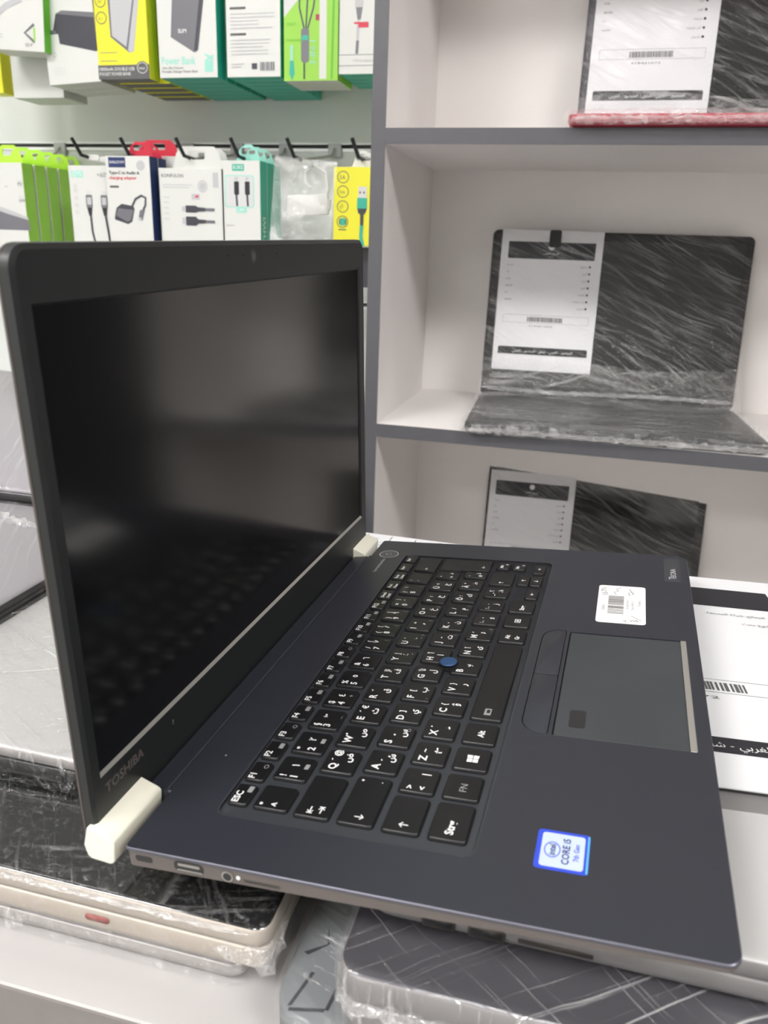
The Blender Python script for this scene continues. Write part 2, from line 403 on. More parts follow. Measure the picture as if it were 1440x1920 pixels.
# insert the strip between hinges: replace rear edge points
rear = [(269, 52.5), (269, 54), (2, 54), (2, 52.5)]
n1 = 7 * 2 + 7          # points of bl, br, tr corners
ol = outline[:n1] + rear + outline[n1:]
tray_hole = rr(-6.3, -76.3, 274.6, 27.6, 4.5, 5)
pad_hole = rr(74.9, -156.4, 175.6, -95.7, .8, 3)
btn_hole = rr(75.2, -94.0, 176.6, -81.2, (.8, .8, 9.5, 9.5), 6)
b = BM()
loops = holed(b, ol, [tray_hole, pad_hole, btn_hole], 0, 0, depth=1.3, wall_mi=0)
n = len(ol); top = loops[0]
prof = [(.45, -.45), (.45, -1.3)]
def grow(pts, d):
    cxm, cym = (X0 + X1) / 2, (YF + YR) / 2
    return [(x + (d if x > cxm else -d) * (1 if abs(x - cxm) > 120 else 0), y + (d if y > cym else -d)) for x, y in pts]
r1 = [b.verts.new((x, y, -.3)) for x, y in grow(ol, .28)]; r2 = [b.verts.new((x, y, -1.3)) for x, y in grow(ol, .3)]
for A_, B_, mi in ((top, r1, 1), (r1, r2, 1)):
    for i in range(n): b.faces.new((B_[i], B_[(i + 1) % n], A_[(i + 1) % n], A_[i])).material_index = mi
f = b.faces.new(r2[::-1]); f.material_index = 0
obj('palm_rest', b, ['deck', 'deck_edge'], lap, K, ang=25)
# lower body: side wall that gets thinner to the front
def zb(y): return -8.6 if y > -60 else -8.6 + (-60 - y) / 100 * 5.2
b = BM(); so = rr(X0 + .2, YF + .2, X1 - .2, YR - .2, (5, 9, 2, 2), 6)
L0 = [(x, y, -1.35) for x, y in so]; L1 = [(x, y, zb(y)) for x, y in so]
so2 = rr(X0 + 4, YF + 9, X1 - 4, YR - 2, (8, 8, 2, 2), 6)
L2 = [(x, y, zb(y) - 2.4) for x, y in so2]
so3 = rr(X0 + 10, YF + 22, X1 - 10, YR - 4, (8, 8, 2, 2), 6)
L3 = [(x, y, -14.5) for x, y in so3]
loft(b, [L3, L2, L1, L0], 0, mis=[1, 0, 0]); 
obj('base_case', b, ['base_side', 'under'], lap, K, ang=50)
for x in (10, 258):
    for y in (-125, 30):
        zf = -16.6 if y < 0 else -18.5; b = BM(); slab(b, x, y, x + 26, y + 7, 2, [(.5, zf), (0, zf + .5), (0, -14.4)]); obj('rubber_foot', b, 'under', lap, K)
# ports on the left side
XL = X0 + .2
def side_port(name, y0, y1, z0, z1, mats, extra=None):
    b = BM(); L = rr(y0, z0, y1, z1, (z1 - z0) * .4, 4)
    loft(b, [[(XL - .12, y, z) for y, z in L], [(XL + .5, y, z) for y, z in L]], 0); bmesh.ops.recalc_face_normals(b, faces=b.faces)
    o = obj(name, b, mats, lap, K, smooth=False)
    if extra: extra(o)
def usb_in(o):
    b = BM(); box(b, XL - .25, 20.2, -6.4, XL - .05, 30.6, -5.9); box(b, XL - .3, 21, -4.2, XL + .1, 30, -3.2); obj('contact_tongue', b, 'port_metal', o, K, smooth=False)
side_port('usb_c_port', 41.2, 48.6, -5.9, -3.2, ['port'])
side_port('usb_port', 19.4, 31.8, -6.8, -2.1, ['port'], usb_in)
b = BM(); cyl(b, (0, 0), 2.3, 0, .5); o = obj('headphone_jack', b, 'port_metal', lap, K, mx=T3(XL * K - .0001, .0094, -.0046) @ Matrix.Rotation(-PI / 2, 4, 'Y'))
b = BM(); cyl(b, (0, 0), 1.7, .0, .62); obj('jack_hole', b, 'port', o, K, mx=T3(0, 0, 0.0))
b = BM(); cyl(b, (0, 0), .8, 0, .3); obj('indicator_light', b, 'legend', lap, K, mx=T3(XL * K - .0001, .0051, -.0045) @ Matrix.Rotation(-PI / 2, 4, 'Y'))
b = BM(); box(b, XL - .1, -11.5, -6.2, XL + .2, 3.0, -4.6); o = obj('card_slot', b, 'lid_side', lap, K, smooth=False)
b = BM(); box(b, XL - .14, -10.8, -5.7, XL + .1, 2.4, -5.1); obj('slot_line', b, 'port', o, K, smooth=False)
# keyboard well
b = BM(); slab(b, -6.3, -76.3, 274.6, 27.6, 4.5, [(0, -2.2), (0, -1.31), (.0, -1.3)]); obj('keyboard_tray', b, 'tray', lap, K, smooth=False)
b = BM(); ring_o = rr(-6.8, -76.8, 275.1, 28.1, 5, 5); ring_i = rr(-6.3, -76.3, 274.6, 27.6, 4.5, 5)
vo = [b.verts.new((x, y, .03)) for x, y in ring_o]; vi = [b.verts.new((x, y, .0)) for x, y in ring_i]; vd = [b.verts.new((x, y, -1.2)) for x, y in ring_i]
for i in range(len(vo)):
    j = (i + 1) % len(vo); b.faces.new((vo[i], vo[j], vi[j], vi[i])); b.faces.new((vi[i], vi[j], vd[j], vd[i]))
obj('tray_rim', b, 'plate', lap, K, smooth=False)

# ---- keys
def key_mesh(w, d): 
    b = BM(); slab(b, 0, 0, w, d, 1.4, [(-.25, -1.25), (-.15, -.5), (.08, .0), (.4, .3)], n=3, mis=[1, 1, 0]); return b  # sides darker than the top: shade between keys put into the colour
def legend(key, items, w, d):
    a = Art(e=.04)
    for it in items:
        s, u, v, h = it[:4]; m = 'legend' if len(it) < 5 else it[4]
        if s == 'win':
            for i in (0, 1):
                for j in (0, 1): a.poly([(w * u + i * 2.5, d * v + j * 2.5), (w * u + i * 2.5 + 2.25, d * v + j * 2.5 - (.15 if j == 0 else -.15) * i), (w * u + i * 2.5 + 2.25, d * v + j * 2.5 + 2.25 + .3 * i * (1 if j else -.0)), (w * u + i * 2.5, d * v + j * 2.5 + 2.25)], m)
        elif s == 'menu':
            a.rect(w * u - 2.2, d * v - 1.7, w * u + 2.2, d * v + 1.7, m); a.rect(w * u - 1.7, d * v - 1.2, w * u + 1.7, d * v + 1.2, 'key'); a.rect(w * u - 1, d * v - .7, w * u + 1, d * v + .7, m)
        elif s == 'blob': a.rrect(w * u, d * v, w * u + h * 1.7, d * v + h, .3, m)
        elif s == 'dot': a.ell(w * u, d * v, h, h, m)
        elif s[:3] == 'arr' or s[:3] == 'tab':
            dx, dy = dict(L=(-1, 0), R=(1, 0), U=(0, 1), D=(0, -1))[s[3]]; x, y = w * u, d * v; q = h / 2; wd = .5
            a.line([(x - dx * q, y - dy * q), (x + dx * q * .9, y + dy * q * .9)], wd, m)
            ex, ey = x + dx * q, y + dy * q; nx_, ny_ = -dy, dx; k = h * .36
            a.line([(ex - dx * k + nx_ * k, ey - dy * k + ny_ * k), (ex, ey), (ex - dx * k - nx_ * k, ey - dy * k - ny_ * k)], wd, m)
            if s[:3] == 'tab': a.line([(ex + dx * .3 + nx_ * k, ey + ny_ * k), (ex + dx * .3 - nx_ * k, ey - ny_ * k)], wd, m)
        elif s == 'oring': a.ring(w * u, d * v, h, h * .8, .35, m)
        else: a.text(s, w * u, d * v, h * 1.06, m, 'l', bold=.03 if m == 'legend' else 0)
    a.make('key_legend', key, T3(0, 0, .00031), K)
def key(x, y, w, d, items, name='key'):
    o = obj(name, key_mesh(w, d), ['key', 'groove'], lap, K, loc=(x * K, y * K, 0), ang=30)  # groove colour on the key sides stands for the shade between keys
    if items: legend(o, items, w, d)
    return o
D = 'legend_dim'
KW, KD, U = 15.2, 14.7, 19.0
# number row
num = [('°', '^', '', ''), ('!', '1', '١', 'b'), ('"', '2', '٢', 'b'), ('§', '3', '٣', '_'), ('$', '4', '٤', '+'), ('%', '5', '٥', ''), ('&', '6', '٦', ''),
       ('/', '7', '٧', '{'), ('(', '8', '٨', '['), (')', '9', '٩', ']'), ('=', '0', '٠', '}'), ('?', 'ß', '', '\\'), ('`', '´', '', '')]
for i, (a1, a2, a3, a4) in enumerate(num):
    it = [(a1, .12, .62, 2.9), (a2, .12, .28, 3.1)]
    if a3: it.append((a3, .58, .42, 3.0))
    if a4 == 'b': it.append(('blob', .5, .1, 2.0, D)); 
    elif a4 in '_+': it.append((a4 or '', .6, .1, 2.8, D)) if a4 else None
    elif a4: it += [(a4, .6, .72, 2.3), (a4, .8, .12, 2, D)]
    key(.6 + U * i * .996, 0, KW - (1.2 if i == 0 else 0), KD, [q for q in it if q])
key(247.8, 0, 23.2, KD, [('arrL', .14, .45, 2.8)])
r1 = [('Q', 'َ', 'ض'), ('W', 'ً', 'ص'), ('E', 'ُ', 'ث'), ('R', 'ٌ', 'ق'), ('T', 'لإ', 'ف'), ('Y', 'إ', 'غ'), ('U', '‘', 'ع'), ('I', '÷', 'ه'), ('O', '×', 'خ'), ('P', '؛', 'ح'), ('Ü', '<', 'ج')]
r2 = [('A', 'ِ', 'ش'), ('S', 'ٍ', 'س'), ('D', ']', 'ي'), ('F', '[', 'ب'), ('G', 'لأ', 'ل'), ('H', 'أ', 'ا'), ('J', 'ـ', 'ت'), ('K', '،', 'ن'), ('L', '/', 'م'), ('Ö', ':', 'ك'), ('Ä', '"', 'ط')]
r3 = [('Z', '~', 'ئ'), ('X', 'ْ', 'ء'), ('C', '{', 'ؤ'), ('V', '}', 'ر'), ('B', '', 'لا'), ('N', 'آ', 'ى'), ('M', '’', 'ة'), ('; ,', ',', 'و'), (': .', '.', 'ز'), ('_ -', '؟', 'ظ')]
def letter(a, b2, c2):
    it = [(a, .12, .56, 3.3 if len(a) == 1 else 2.6)]
    if b2: it.append((b2, .52, .62, 2.5))
    it.append((c2, .5, .24, 3.1))
    if a == 'Q': it.append(('@', .72, .62, 2.8))
    if a == 'E': it.append(('€', .72, .62, 2.8))
    if a == 'S': it.append(('oring', .86, .2, 1.1, D))
    if a in 'UIOJKLM': it.append((dict(U='4', I='5', O='6', J='1', K='2', L='3', M='0')[a], .84, .08, 1.9, D))
    return it
Y1, Y2, Y3, Y4 = -17.8, -36.0, -54.2, -72.4
key(0, Y1, 25.0, KD, [('tabL', .17, .58, 3.4), ('tabR', .17, .28, 3.4)])
for i, q in enumerate(r1): key(28.2 + 18.98 * i, Y1, KW, KD, letter(*q))
key(237.0, Y1, 11.8, KD, [('*', .15, .6, 2.8), ('+', .15, .2, 2.6), ('د', .6, .3, 2.8)])
key(0, Y2, 28.8, KD, [('arrD', .15, .45, 3.6), ('dot', .9, .82, .55), ('dot', .9, .25, .3)])
for i, q in enumerate(r2): key(32.2 + 19 * i, Y2, KW, KD, letter(*q))
key(241.3, Y2, 9.6, KD, [("'", .2, .6, 2.6), ('#', .2, .2, 2.4), ('ذ', .6, .3, 2.6)])
key(0, Y3, 20.5, KD, [('arrU', .2, .45, 3.6)])
key(23.4, Y3, KW, KD, [('>', .12, .62, 2.6), ('<', .12, .26, 2.6), ('|', .75, .3, 2.8)])
for i, q in enumerate(r3): key(42.2 + 19 * i, Y3, KW, KD, letter(*q))
key(232.6, Y3, 20.6, KD, [('arrU', .16, .48, 3.0)])
# enter: two-step outline
b = BM(); E = [(0, 0), (16.6, 0), (16.6, 33.0), (-3.0, 33.0), (-3.0, 18.4), (0, 18.4)]
def insetE(d): return [(0 + d, 0 + d), (16.6 - d, d), (16.6 - d, 33.0 - d), (-3.0 + d, 33.0 - d), (-3.0 + d, 18.4 + d), (d, 18.4 + d)]
loft(b, [[(x, y, z) for x, y in insetE(i)] for i, z in ((-.25, -1.25), (-.15, -.5), (.1, .05), (.45, .3))])
o = obj('enter_key', b, 'key', lap, K, loc=(254.0 * K, Y2 * K, 0), ang=30); legend(o, [('arrL', .34, .14, 3.4)], 16.6, 33)
# bottom row
key(0, Y4, 20.5, KD, [('Strg', .14, .38, 3.0)])
key(23.4, Y4, KW, KD, [('FN', .3, .38, 2.8, D)])
key(42.3, Y4, KW, KD, [('win', .34, .32, 3)])
key(61.2, Y4, KW, KD, [('Alt', .3, .38, 2.6)])
key(80.1, Y4, 72.4, KD, [('blob', .05, .38, 3.2, D), ('blob', .075, .42, 1.6, 'key')], 'space_bar')
key(156.4, Y4, KW, KD, [('Alt', .25, .58, 2.3), ('Gr', .25, .22, 2.3)])
key(175.4, Y4, KW, KD, [('menu', .5, .48, 3)])
key(194.6, Y4, KW + 1, KD, [('Strg', .18, .38, 2.5)])
key(214.6, Y4, 14.6, 7.6, [('arrL', .45, .48, 2.6)]); key(234.6, Y4, 15.6, 7.4, [('arrD', .45, .48, 2.6)])
key(234.6, Y4 + 8.0, 15.6, 7.4, [('arrU', .45, .48, 2.6)]); key(254.6, Y4, 15, 7.6, [('arrR', .45, .48, 2.6)])
key(259, -48.6, 11.0, 8.6, [('Bild', .15, .5, 1.8), ('↑', .6, .1, 1.8)]); key(259, -59.2, 11.0, 8.6, [('Bild', .15, .5, 1.8), ('↓', .6, .1, 1.8)])
# function row
fn = ['ESC'] + ['F%d' % i for i in range(1, 13)] + ['Druck', 'Pos1', 'Ende', 'Einfg', 'Entf']
for i, t in enumerate(fn):
    x = .6 + 15.35 * i; it = [(t, .08, .52, 2.7 if i < 13 else 1.9)]
    if i < 13: it.append(('blob', .6, .12, 2.2, D)) if i not in (1, 3, 8) else it.append(('oring', .75, .28, 1.3, D))
    elif i < 16: it.append(('S-Abf' if i == 13 else 'Pause' if i == 14 else 'Untbr', .1, .12, 1.7))
    key(x, 17.6, 12.3, 8.4, it)
# pointing nub
b = BM(); n = 28
loft(b, [[(r * math.cos(2 * PI * i / n), r * math.sin(2 * PI * i / n), z) for i in range(n)] for r, z in ((2.6, -1.2), (2.6, .9), (4.3, 1.3), (4.6, 1.8), (4.2, 2.3), (3.4, 2.45), (3.2, 2.3))])
tag(obj('pointing_nub', b, 'blue', lap, K, loc=(.1263, -.0372, 0)), 'small blue rubber pointing nub')
b = BM(); cyl(b, (0, 0), 5.4, -1.2, .35, 28); obj('nub_well', b, 'groove', lap, K, loc=(.1263, -.0372, 0))
# trackpad and its two buttons
b = BM(); slab(b, 75.5, -153.4, 175.0, -96.3, .8, [(0, -1.6), (0, -.5), (.2, -.35)], n=3); tp = obj('touchpad', b, 'touchpad', lap, K)
b = BM(); slab(b, 83, -109.6, 97.2, -102.2, 1.2, [(0, -.36), (0, -.3)], n=4); obj('fingerprint_sensor', b, 'cab_grey_dark', tp, K)
b = BM(); slab(b, 74.9, -156.4, 175.6, -153.5, .5, [(0, -1.6), (0, -.1), (.3, .12)], n=3); tag(obj('touchpad_strip', b, 'steel_and_lit_lip', lap, K), 'bright metal strip at the front of the touchpad')
b = BM(); slab(b, 74.9, -96.2, 175.6, -95.7, .2, [(0, -1.5), (0, -1.2)], n=2); slab(b, 75.2, -94, 176.6, -81.2, (.8, .8, 9.5, 9.5), [(0, -1.6), (0, -1.2)]); slab(b, 74.9, -156.4, 175.6, -95.7, .6, [(0, -2), (0, -1.55)])
obj('touchpad_well', b, 'groove', lap, K)
b = BM(); slab(b, 75.6, -93.6, 126.6, -81.6, (.8, .5, .5, 9.2), [(0, -1.2), (0, -.15), (.3, .05)]); obj('click_button', b, 'deck', lap, K)
b = BM(); slab(b, 127.1, -93.6, 176.2, -81.6, (.5, .8, 9.2, .5), [(0, -1.2), (0, -.15), (.3, .05)]); obj('click_button', b, 'deck', lap, K)
# power button, prints and stickers on the palm rest
b = BM(); cyl(b, (0, 0), 7.0, -.2, .25, 36); pw = obj('power_button', b, 'plate', lap, K, loc=(.2735, .0405, 0))
a = Art(e=.04); a.ring(0, 0, 7.0, 7.0, .7, 'pic_light').ring(0, 0, 4.6, 4.6, .5, 'pic_grey').ring(0, 0, 2.2, 2.2, .35, 'pic_light').rect(-.2, .8, .2, 2.8, 'pic_light'); a.make('power_symbol', pw, T3(0, 0, .00026), K)
a = Art(e=.05); a.text('harman/kardon', 253, 40.4, 2.4, 'pic_light', 'c', W=24); a.ell(29, 41.7, .7, .5, 'ink_mid'); a.make('printed_text', lap, T3(0, 0, .00003), K)
b = BM(); slab(b, 254.6, -157.2, 294.2, -147.6, .5, [(0, 0), (0, .18)], n=2); o = obj('name_plate', b, 'plate', lap, K, smooth=False)
a = Art(e=.04); a.text('T', 259, -154.6, 4.4, 'pic_light'); a.text('ECRA', 262.4, -154.6, 3.2, 'pic_light', bold=.01, W=13.5); a.make('plate_lettering', o, T3(0, 0, .00019), K)
b = BM(); slab(b, 190.8, -136, 243.2, -108.4, 2.2, [(0, 0), (0, .12)], n=4); o = tag(obj('stock_label', b, 'label_white', lap, K, smooth=False), 'white barcode label with handwriting')
a = Art(e=.04)
a.bars(203, -123.6, 228, -114.6, 'ink_grey', 34, 5); a.text('018176', 207, -112.9, 1.6, 'ink', 'l'); a.text('15-7½', 229, -114.2, 3.2, 'ink', 'l', .15)
a.text('Tecra X40-D-7', 209, -129.2, 1.4, 'ink_grey', 'l'); a.text('B 1&2 M4 i5d', 211, -126.4, 1.4, 'ink_grey', 'l'); a.text('Toshiba', 215, -133.2, 1.6, 'ink_grey', 'l')
a.text('V. 256', 192.5, -124, 2.2, 'ink', 'l', -1.3); a.line([(230, -119), (233, -117.5), (235, -120), (238, -119), (241, -122)], .35, 'ink'); a.line([(229, -127), (233, -126), (236, -129), (231, -129), (239, -126.5)], .35, 'ink'); a.line([(194, -131), (196, -133.5), (201, -128)], .35, 'ink')
a.make('label_print', o, T3(0, 0, .00013), K)
b = BM(); slab(b, -5.6, -116.2, 14.2, -97.4, 1.6, [(0, 0), (0, .15)], n=4); o = tag(obj('processor_sticker', b, 'sticker_blue', lap, K, smooth=False), 'blue edged processor sticker')
a = Art(e=.04); a.rrect(-4.2, -114.4, 12.8, -99.2, 1.2, 'sticker_white'); a.ring(4.3, -103.2, 4.0, 2.9, .5, 'sticker_blue'); a.text('intel', 4.3, -104.3, 2.3, 'navy', 'c', bold=.03); a.text('CORE i5', 4.3, -109.3, 2.5, 'navy', 'c', bold=.03, W=13)
a.text('7th Gen', 4.3, -112.6, 1.8, 'sticker_blue', 'c', bold=.02); a.rect(-5.0, -116, 13.6, -115.3, 'sticker_cyan'); a.make('sticker_print', o, T3(0, 0, .00016), K)
# hinge strip and hinge ends
b = BM(); prism_x(b, [(55.0, -.9), (55.6, -.35), (64.4, -1.3), (65.3, -1.3), (65.9, -2.2), (66.6, -8.5), (62, -11), (55.0, -9)], 2.5, 268.5); obj('hinge_cover', b, 'deck', lap, K, ang=25)
sec = [(68.7, 5.2), (67.8, 5.6), (58.6, 1.6), (57.4, .6), (57.2, -.6), (58.6, -8.6), (59.6, -9.8), (61, -10.2), (69.2, -9.2), (70.6, -8), (71.5, -3)]
b = BM(); prism_x(b, sec, -31.2, 1.8); tag(obj('hinge_end', b, 'hinge', lap, K, bevel=.0006, ang=60), 'cream coloured hinge end')
b = BM(); prism_x(b, sec, 268.8, 300.4); tag(obj('hinge_end', b, 'hinge', lap, K, bevel=.0006, ang=60), 'cream coloured hinge end')

# ---- lid, in its own frame: u along x, s up the lid, n towards the user; origin lower-left of the picture area
TH = 1.6318
lidm = Matrix(((1, 0, 0, -.021725), (0, math.cos(TH), -math.sin(TH), .064925), (0, math.sin(TH), math.cos(TH), .023740), (0, 0, 0, 1)))
LU0, LS0, LU1, LS1 = -7.6, -31.0, 321.6, 193.6; LR = (1, 1, 8, 8)
b = BM(); slab(b, LU0, LS0, LU1, LS1, LR, [(3, -6.6), (1.0, -6.2), (.1, -5.2), (0, -4.3)])
lid = obj('lid_back', b, 'lid_side', lap, K, mx=lidm, ang=50)
b = BM(); slab(b, LU0 + .5, LS0 + .5, LU1 - .5, LS1 - .5, LR, [(0, -4.3), (0, -4.0)]); obj('lid_seam', b, 'groove', lap, K, mx=lidm)
b = BM()
hole = [(-.8, -1.6), (310.8, -1.6), (310.8, 175.2), (-.8, 175.2)]; inner = [(0, 0), (310, 0), (310, 174.4), (0, 174.4)]
o1 = [(x, y) for x, y in rr(LU0 + 2.2, LS0 + .4, LU1 - 2.2, LS1 - 2.2, (1, 1, 6, 6), 6)]
lp = holed(b, o1, [hole], 0)
# sloped inner lip; caught light along its bottom side is put into the colour
hv = lp[1]
nf = [f for f in b.faces if f.normal.z < .5]
bmesh.ops.delete(b, geom=nf, context='FACES_ONLY')
iv = [b.verts.new((x, y, -1.0)) for x, y in inner]
for i in range(4): b.faces.new((hv[i], hv[(i + 1) % 4], iv[(i + 1) % 4], iv[i])).material_index = 1 if i == 0 else 0
e1 = [b.verts.new((x, y, -.9)) for x, y in rr(LU0 + .3, LS0, LU1 - .3, LS1 - .3, LR, 6)]; e2 = [b.verts.new((x, y, -4.0)) for x, y in rr(LU0, LS0, LU1, LS1, LR, 6)]
ov = lp[0]; n = len(ov)
for A_, B_ in ((ov, e1), (e1, e2)):
    for i in range(n): b.faces.new((B_[i], B_[(i + 1) % n], A_[(i + 1) % n], A_[i]))
bmesh.ops.recalc_face_normals(b, faces=b.faces)
bz = obj('screen_bezel', b, ['bezel', 'steel_and_lit_lip'], lap, K, mx=lidm, ang=22)
b = BM(); box(b, 0, 0, -1.6, 310, 174.4, -1.0); obj('display', b, 'screen', lap, K, smooth=False, mx=lidm)
b = BM(); cyl(b, (154.4, 186.2), 3.2, -.3, .12, 28); wc = obj('webcam', b, 'plate', lap, K, mx=lidm)
b = BM(); cyl(b, (154.4, 186.2), 1.9, .1, .2, 24); obj('camera_lens', b, 'lens', wc, K)
b = BM()
for u in (129, 144, 180.8): cyl(b, (u, 187), .55, 0, .08, 10)
obj('microphone_hole', b, 'groove', lap, K, mx=lidm)
a = Art(e=.05); a.text('TOSHIBA', 1.2, -10.4, 4.3, 'logo_dark', 'l', W=25.5, bold=.025); a.ell(49.5, -8.5, .35, .35, 'pic_grey').ring(49.5, -9.0, .7, 1.3, .3, 'pic_grey', 12)
a.make('brand_lettering', lap, lidm @ T3(0, 0, .00003), K)
# ================================================================== CLOSED LAPTOPS AND FILM
def shell(bm, x0, y0, z0, x1, y1, z1, r, cell, amp, seed=0, freq=60):
    """wrinkled film skin around a rounded box"""
    nx = max(4, int((x1 - x0) / cell)); ny = max(4, int((y1 - y0) / cell)); nz = max(2, int((z1 - z0) / cell * 1.5))
    V = {}
    def vert(i, j, k):
        if (i, j, k) in V: return V[i, j, k]
        x = x0 + (x1 - x0) * i / nx; y = y0 + (y1 - y0) * j / ny; z = z0 + (z1 - z0) * k / nz
        # round vertical corners
        dx = max(x0 + r - x, x - (x1 - r), 0); dy = max(y0 + r - y, y - (y1 - r), 0)
        if dx > 0 and dy > 0:
            m = max(dx, dy); l = math.hypot(dx, dy); sx = 1 if x > (x0 + x1) / 2 else -1; sy = 1 if y > (y0 + y1) / 2 else -1
            cxx = x1 - r if sx > 0 else x0 + r; cyy = y1 - r if sy > 0 else y0 + r; x = cxx + sx * dx / l * m; y = cyy + sy * dy / l * m
        p = Vector((x * freq, y * freq, z * freq)) + Vector((seed * 9.1, seed * 3.3, 0))
        nrm = Vector(((i == nx) - (i == 0), (j == ny) - (j == 0), (k == nz) - (k == 0))); nrm = nrm.normalized() if nrm.length else nrm
        h = abs(noise.noise(p)) * amp + abs(noise.noise(p * 2.7)) * amp * .5
        if k == 0: h = 0
        V[i, j, k] = bm.verts.new(Vector((x, y, z)) + nrm * h); return V[i, j, k]
    def q(a, b, c, d): bm.faces.new((vert(*a), vert(*b), vert(*c), vert(*d)))
    for i in range(nx):
        for j in range(ny): q((i, j, nz), (i + 1, j, nz), (i + 1, j + 1, nz), (i, j + 1, nz))
        for k in range(nz): q((i, 0, k), (i + 1, 0, k), (i + 1, 0, k + 1), (i, 0, k + 1)); q((i + 1, ny, k), (i, ny, k), (i, ny, k + 1), (i + 1, ny, k + 1))
    for j in range(ny):
        for k in range(nz): q((0, j + 1, k), (0, j, k), (0, j, k + 1), (0, j + 1, k + 1)); q((nx, j, k), (nx, j + 1, k), (nx, j + 1, k + 1), (nx, j, k + 1))
def closed(name, label, x0, y0, z0, x1, y1, z1, lidm_, sidem, filmm=None, r=.012, split=.42, group=None, rz=0, tilt=0, edge=None, cell=.009, amp=.0012, basem=None, lidside=None):
    """a shut laptop lying flat: base slab, lid slab, wrapped in film; corner x0,y0 is the pivot"""
    w, d, h = x1 - x0, y1 - y0, z1 - z0
    t = root(name, label, 'laptop', (x0, y0, z0), (tilt, 0, rz), group)
    hb = h * (1 - split); e = .0018
    b = BM(); slab(b, 0, 0, w, d, r, [(.006, 0), (.0012, .003), (0, .006), (0, hb - .0012), (.0006, hb - .0005)])
    base = obj('base', b, basem or sidem, t, ang=50)
    b = BM(); slab(b, 0, 0, w, d, r, [(.0006, hb + .0005), (0, hb + .0012), (0, h - e), (.0006, h - e * .4), (e, h)], mis=[1, 1, 1, 0]); obj('lid', b, [lidm_, lidside or sidem], t, ang=50)
    if filmm:
        b = BM(); shell(b, -.0012, -.0012, .0004, w + .0012, d + .0012, h + .0008, r, cell, amp, seed=len(label)); obj('cling_film', b, filmm, t)
    return t, base
def bead(name, parent, pts, r, m='film_edge', seed=1, mx=None, flat=.6):
    '''rope of bunched film following a path'''
    b = BM(); P = [Vector(p) for p in pts]; L = []; D_ = [0]
    for a_, c_ in zip(P, P[1:]): D_.append(D_[-1] + (c_ - a_).length)
    n = max(8, int(D_[-1] / .0022)); k = 0
    for i in range(n + 1):
        t_ = D_[-1] * i / n
        while k < len(P) - 2 and D_[k + 1] < t_: k += 1
        q = P[k].lerp(P[k + 1], (t_ - D_[k]) / (D_[k + 1] - D_[k])); d = (P[k + 1] - P[k]).normalized(); s_ = d.cross(Vector((0, 0, 1))).normalized()
        e_ = min(1, (i + .3) / 6, (n - i + .3) / 6)
        L.append([q + (s_ * math.cos(2 * PI * j / 14) + Vector((0, 0, flat)) * math.sin(2 * PI * j / 14)) * r * e_ * (.75 + .9 * noise.noise(Vector((t_ * 160, j * .9, seed))) + .4 * noise.noise(Vector((t_ * 500, j * 2, seed)))) for j in range(14)])
    loft(b, L); bmesh.ops.recalc_face_normals(b, faces=b.faces); return obj(name, b, m, parent, mx=mx, ang=180)
# --- left stack, from the counter up
s1, s1b = closed('closed_laptop', 'slim silver closed laptop lying directly on the white counter, bottom of the left stack', -.47, .222, .7702, -.106, .50, .7872, 'silver', 'silver_side', 'film_silver', r=.008, amp=.0006, split=.35)
b = BM(); cyl(b, (0, 0), .0032, 0, .0004, 20); obj('round_mark', b, 'silver_dark', s1b, mx=T3(.2035, -.0002, .006) @ Matrix.Rotation(PI / 2, 4, 'X'))
hp, hpb = closed('closed_laptop', 'film wrapped closed laptop with glossy black lid and pale gold sides, under the open laptop', -.51, .2145, .7880, -.0925, .632, .8112, 'gloss_black', 'gold', 'film_black', r=.007, split=.40, amp=.0011)
b = BM()
for x, w_, h_ in ((.205, .012, .005), (.262, .010, .0035), (.283, .004, .002), (.338, .011, .003)):
    slab(b, x, -h_ / 2, x + w_, h_ / 2, h_ * .45, [(0, 0), (0, .0003)], n=4)
obj('red_stain', b, 'stain', hpb, mx=T3(0, -.0002, .0095) @ Matrix.Rotation(PI / 2, 4, 'X'))
sw, swb = closed('closed_laptop', 'bright silver film wrapped closed laptop on top of the left stack, black vented base', -.333, .262, .8128, -.152, .530, .8314, 'silver', 'silver_dark', 'film_silver', r=.010, split=.35, basem='lap_black', lidside='silver_side')
b = BM()
for i in range(14): box(b, .115 + i * .0022, -.0003, .0035, .1163 + i * .0022, .0002, .0075)
obj('air_vent', b, 'groove', swb)
bead('film_bead', hp, [(.395, -.001, .010), (.4165, .0015, .009), (.4185, .020, .010)], .0042, seed=4, flat=1.6)
bead('film_bead', hp, [(.0, -.001, .0215), (.2, -.0012, .0217), (.412, -.001, .0215)], .0016, seed=9)
# two more stacks farther left
closed('closed_laptop', 'dark closed laptop on the counter under the grey wrapped ones, far left', -.70, .27, .7702, -.515, .52, .794, 'lap_black', 'lap_side', None)
closed('closed_laptop', 'black closed laptop second from below in the far left stack', -.70, .272, .8122, -.34, .53, .8265, 'lap_black', 'lap_side', None)
fa, _ = closed('closed_laptop', 'grey film wrapped closed laptop at the left frame edge with a black underside line', -.70, .266, .8268, -.336, .545, .8405, 'purple_grey', 'lap_black', 'film_grey', r=.008)
b = BM(); slab(b, -.75, .64, -.36, .93, .01, [(0, .7702), (0, .8405)]); tag(obj('laptop_carton', b, 'purple_grey', None, smooth=False), 'grey flat carton under the farthest grey wrapped laptop on the left', 'box')
bead('film_bead', fa, [(.205, .262, .0150), (.235, .255, .0150), (.262, .240, .0146), (.30, .232, .0146)], .006, seed=2)
closed('closed_laptop', 'light grey film wrapped closed laptop tilted up, farthest back on the left', -.80, .552, .8415, -.375, .90, .852, 'purple_grey', 'purple_grey', 'film_grey', r=.010, tilt=math.radians(6))
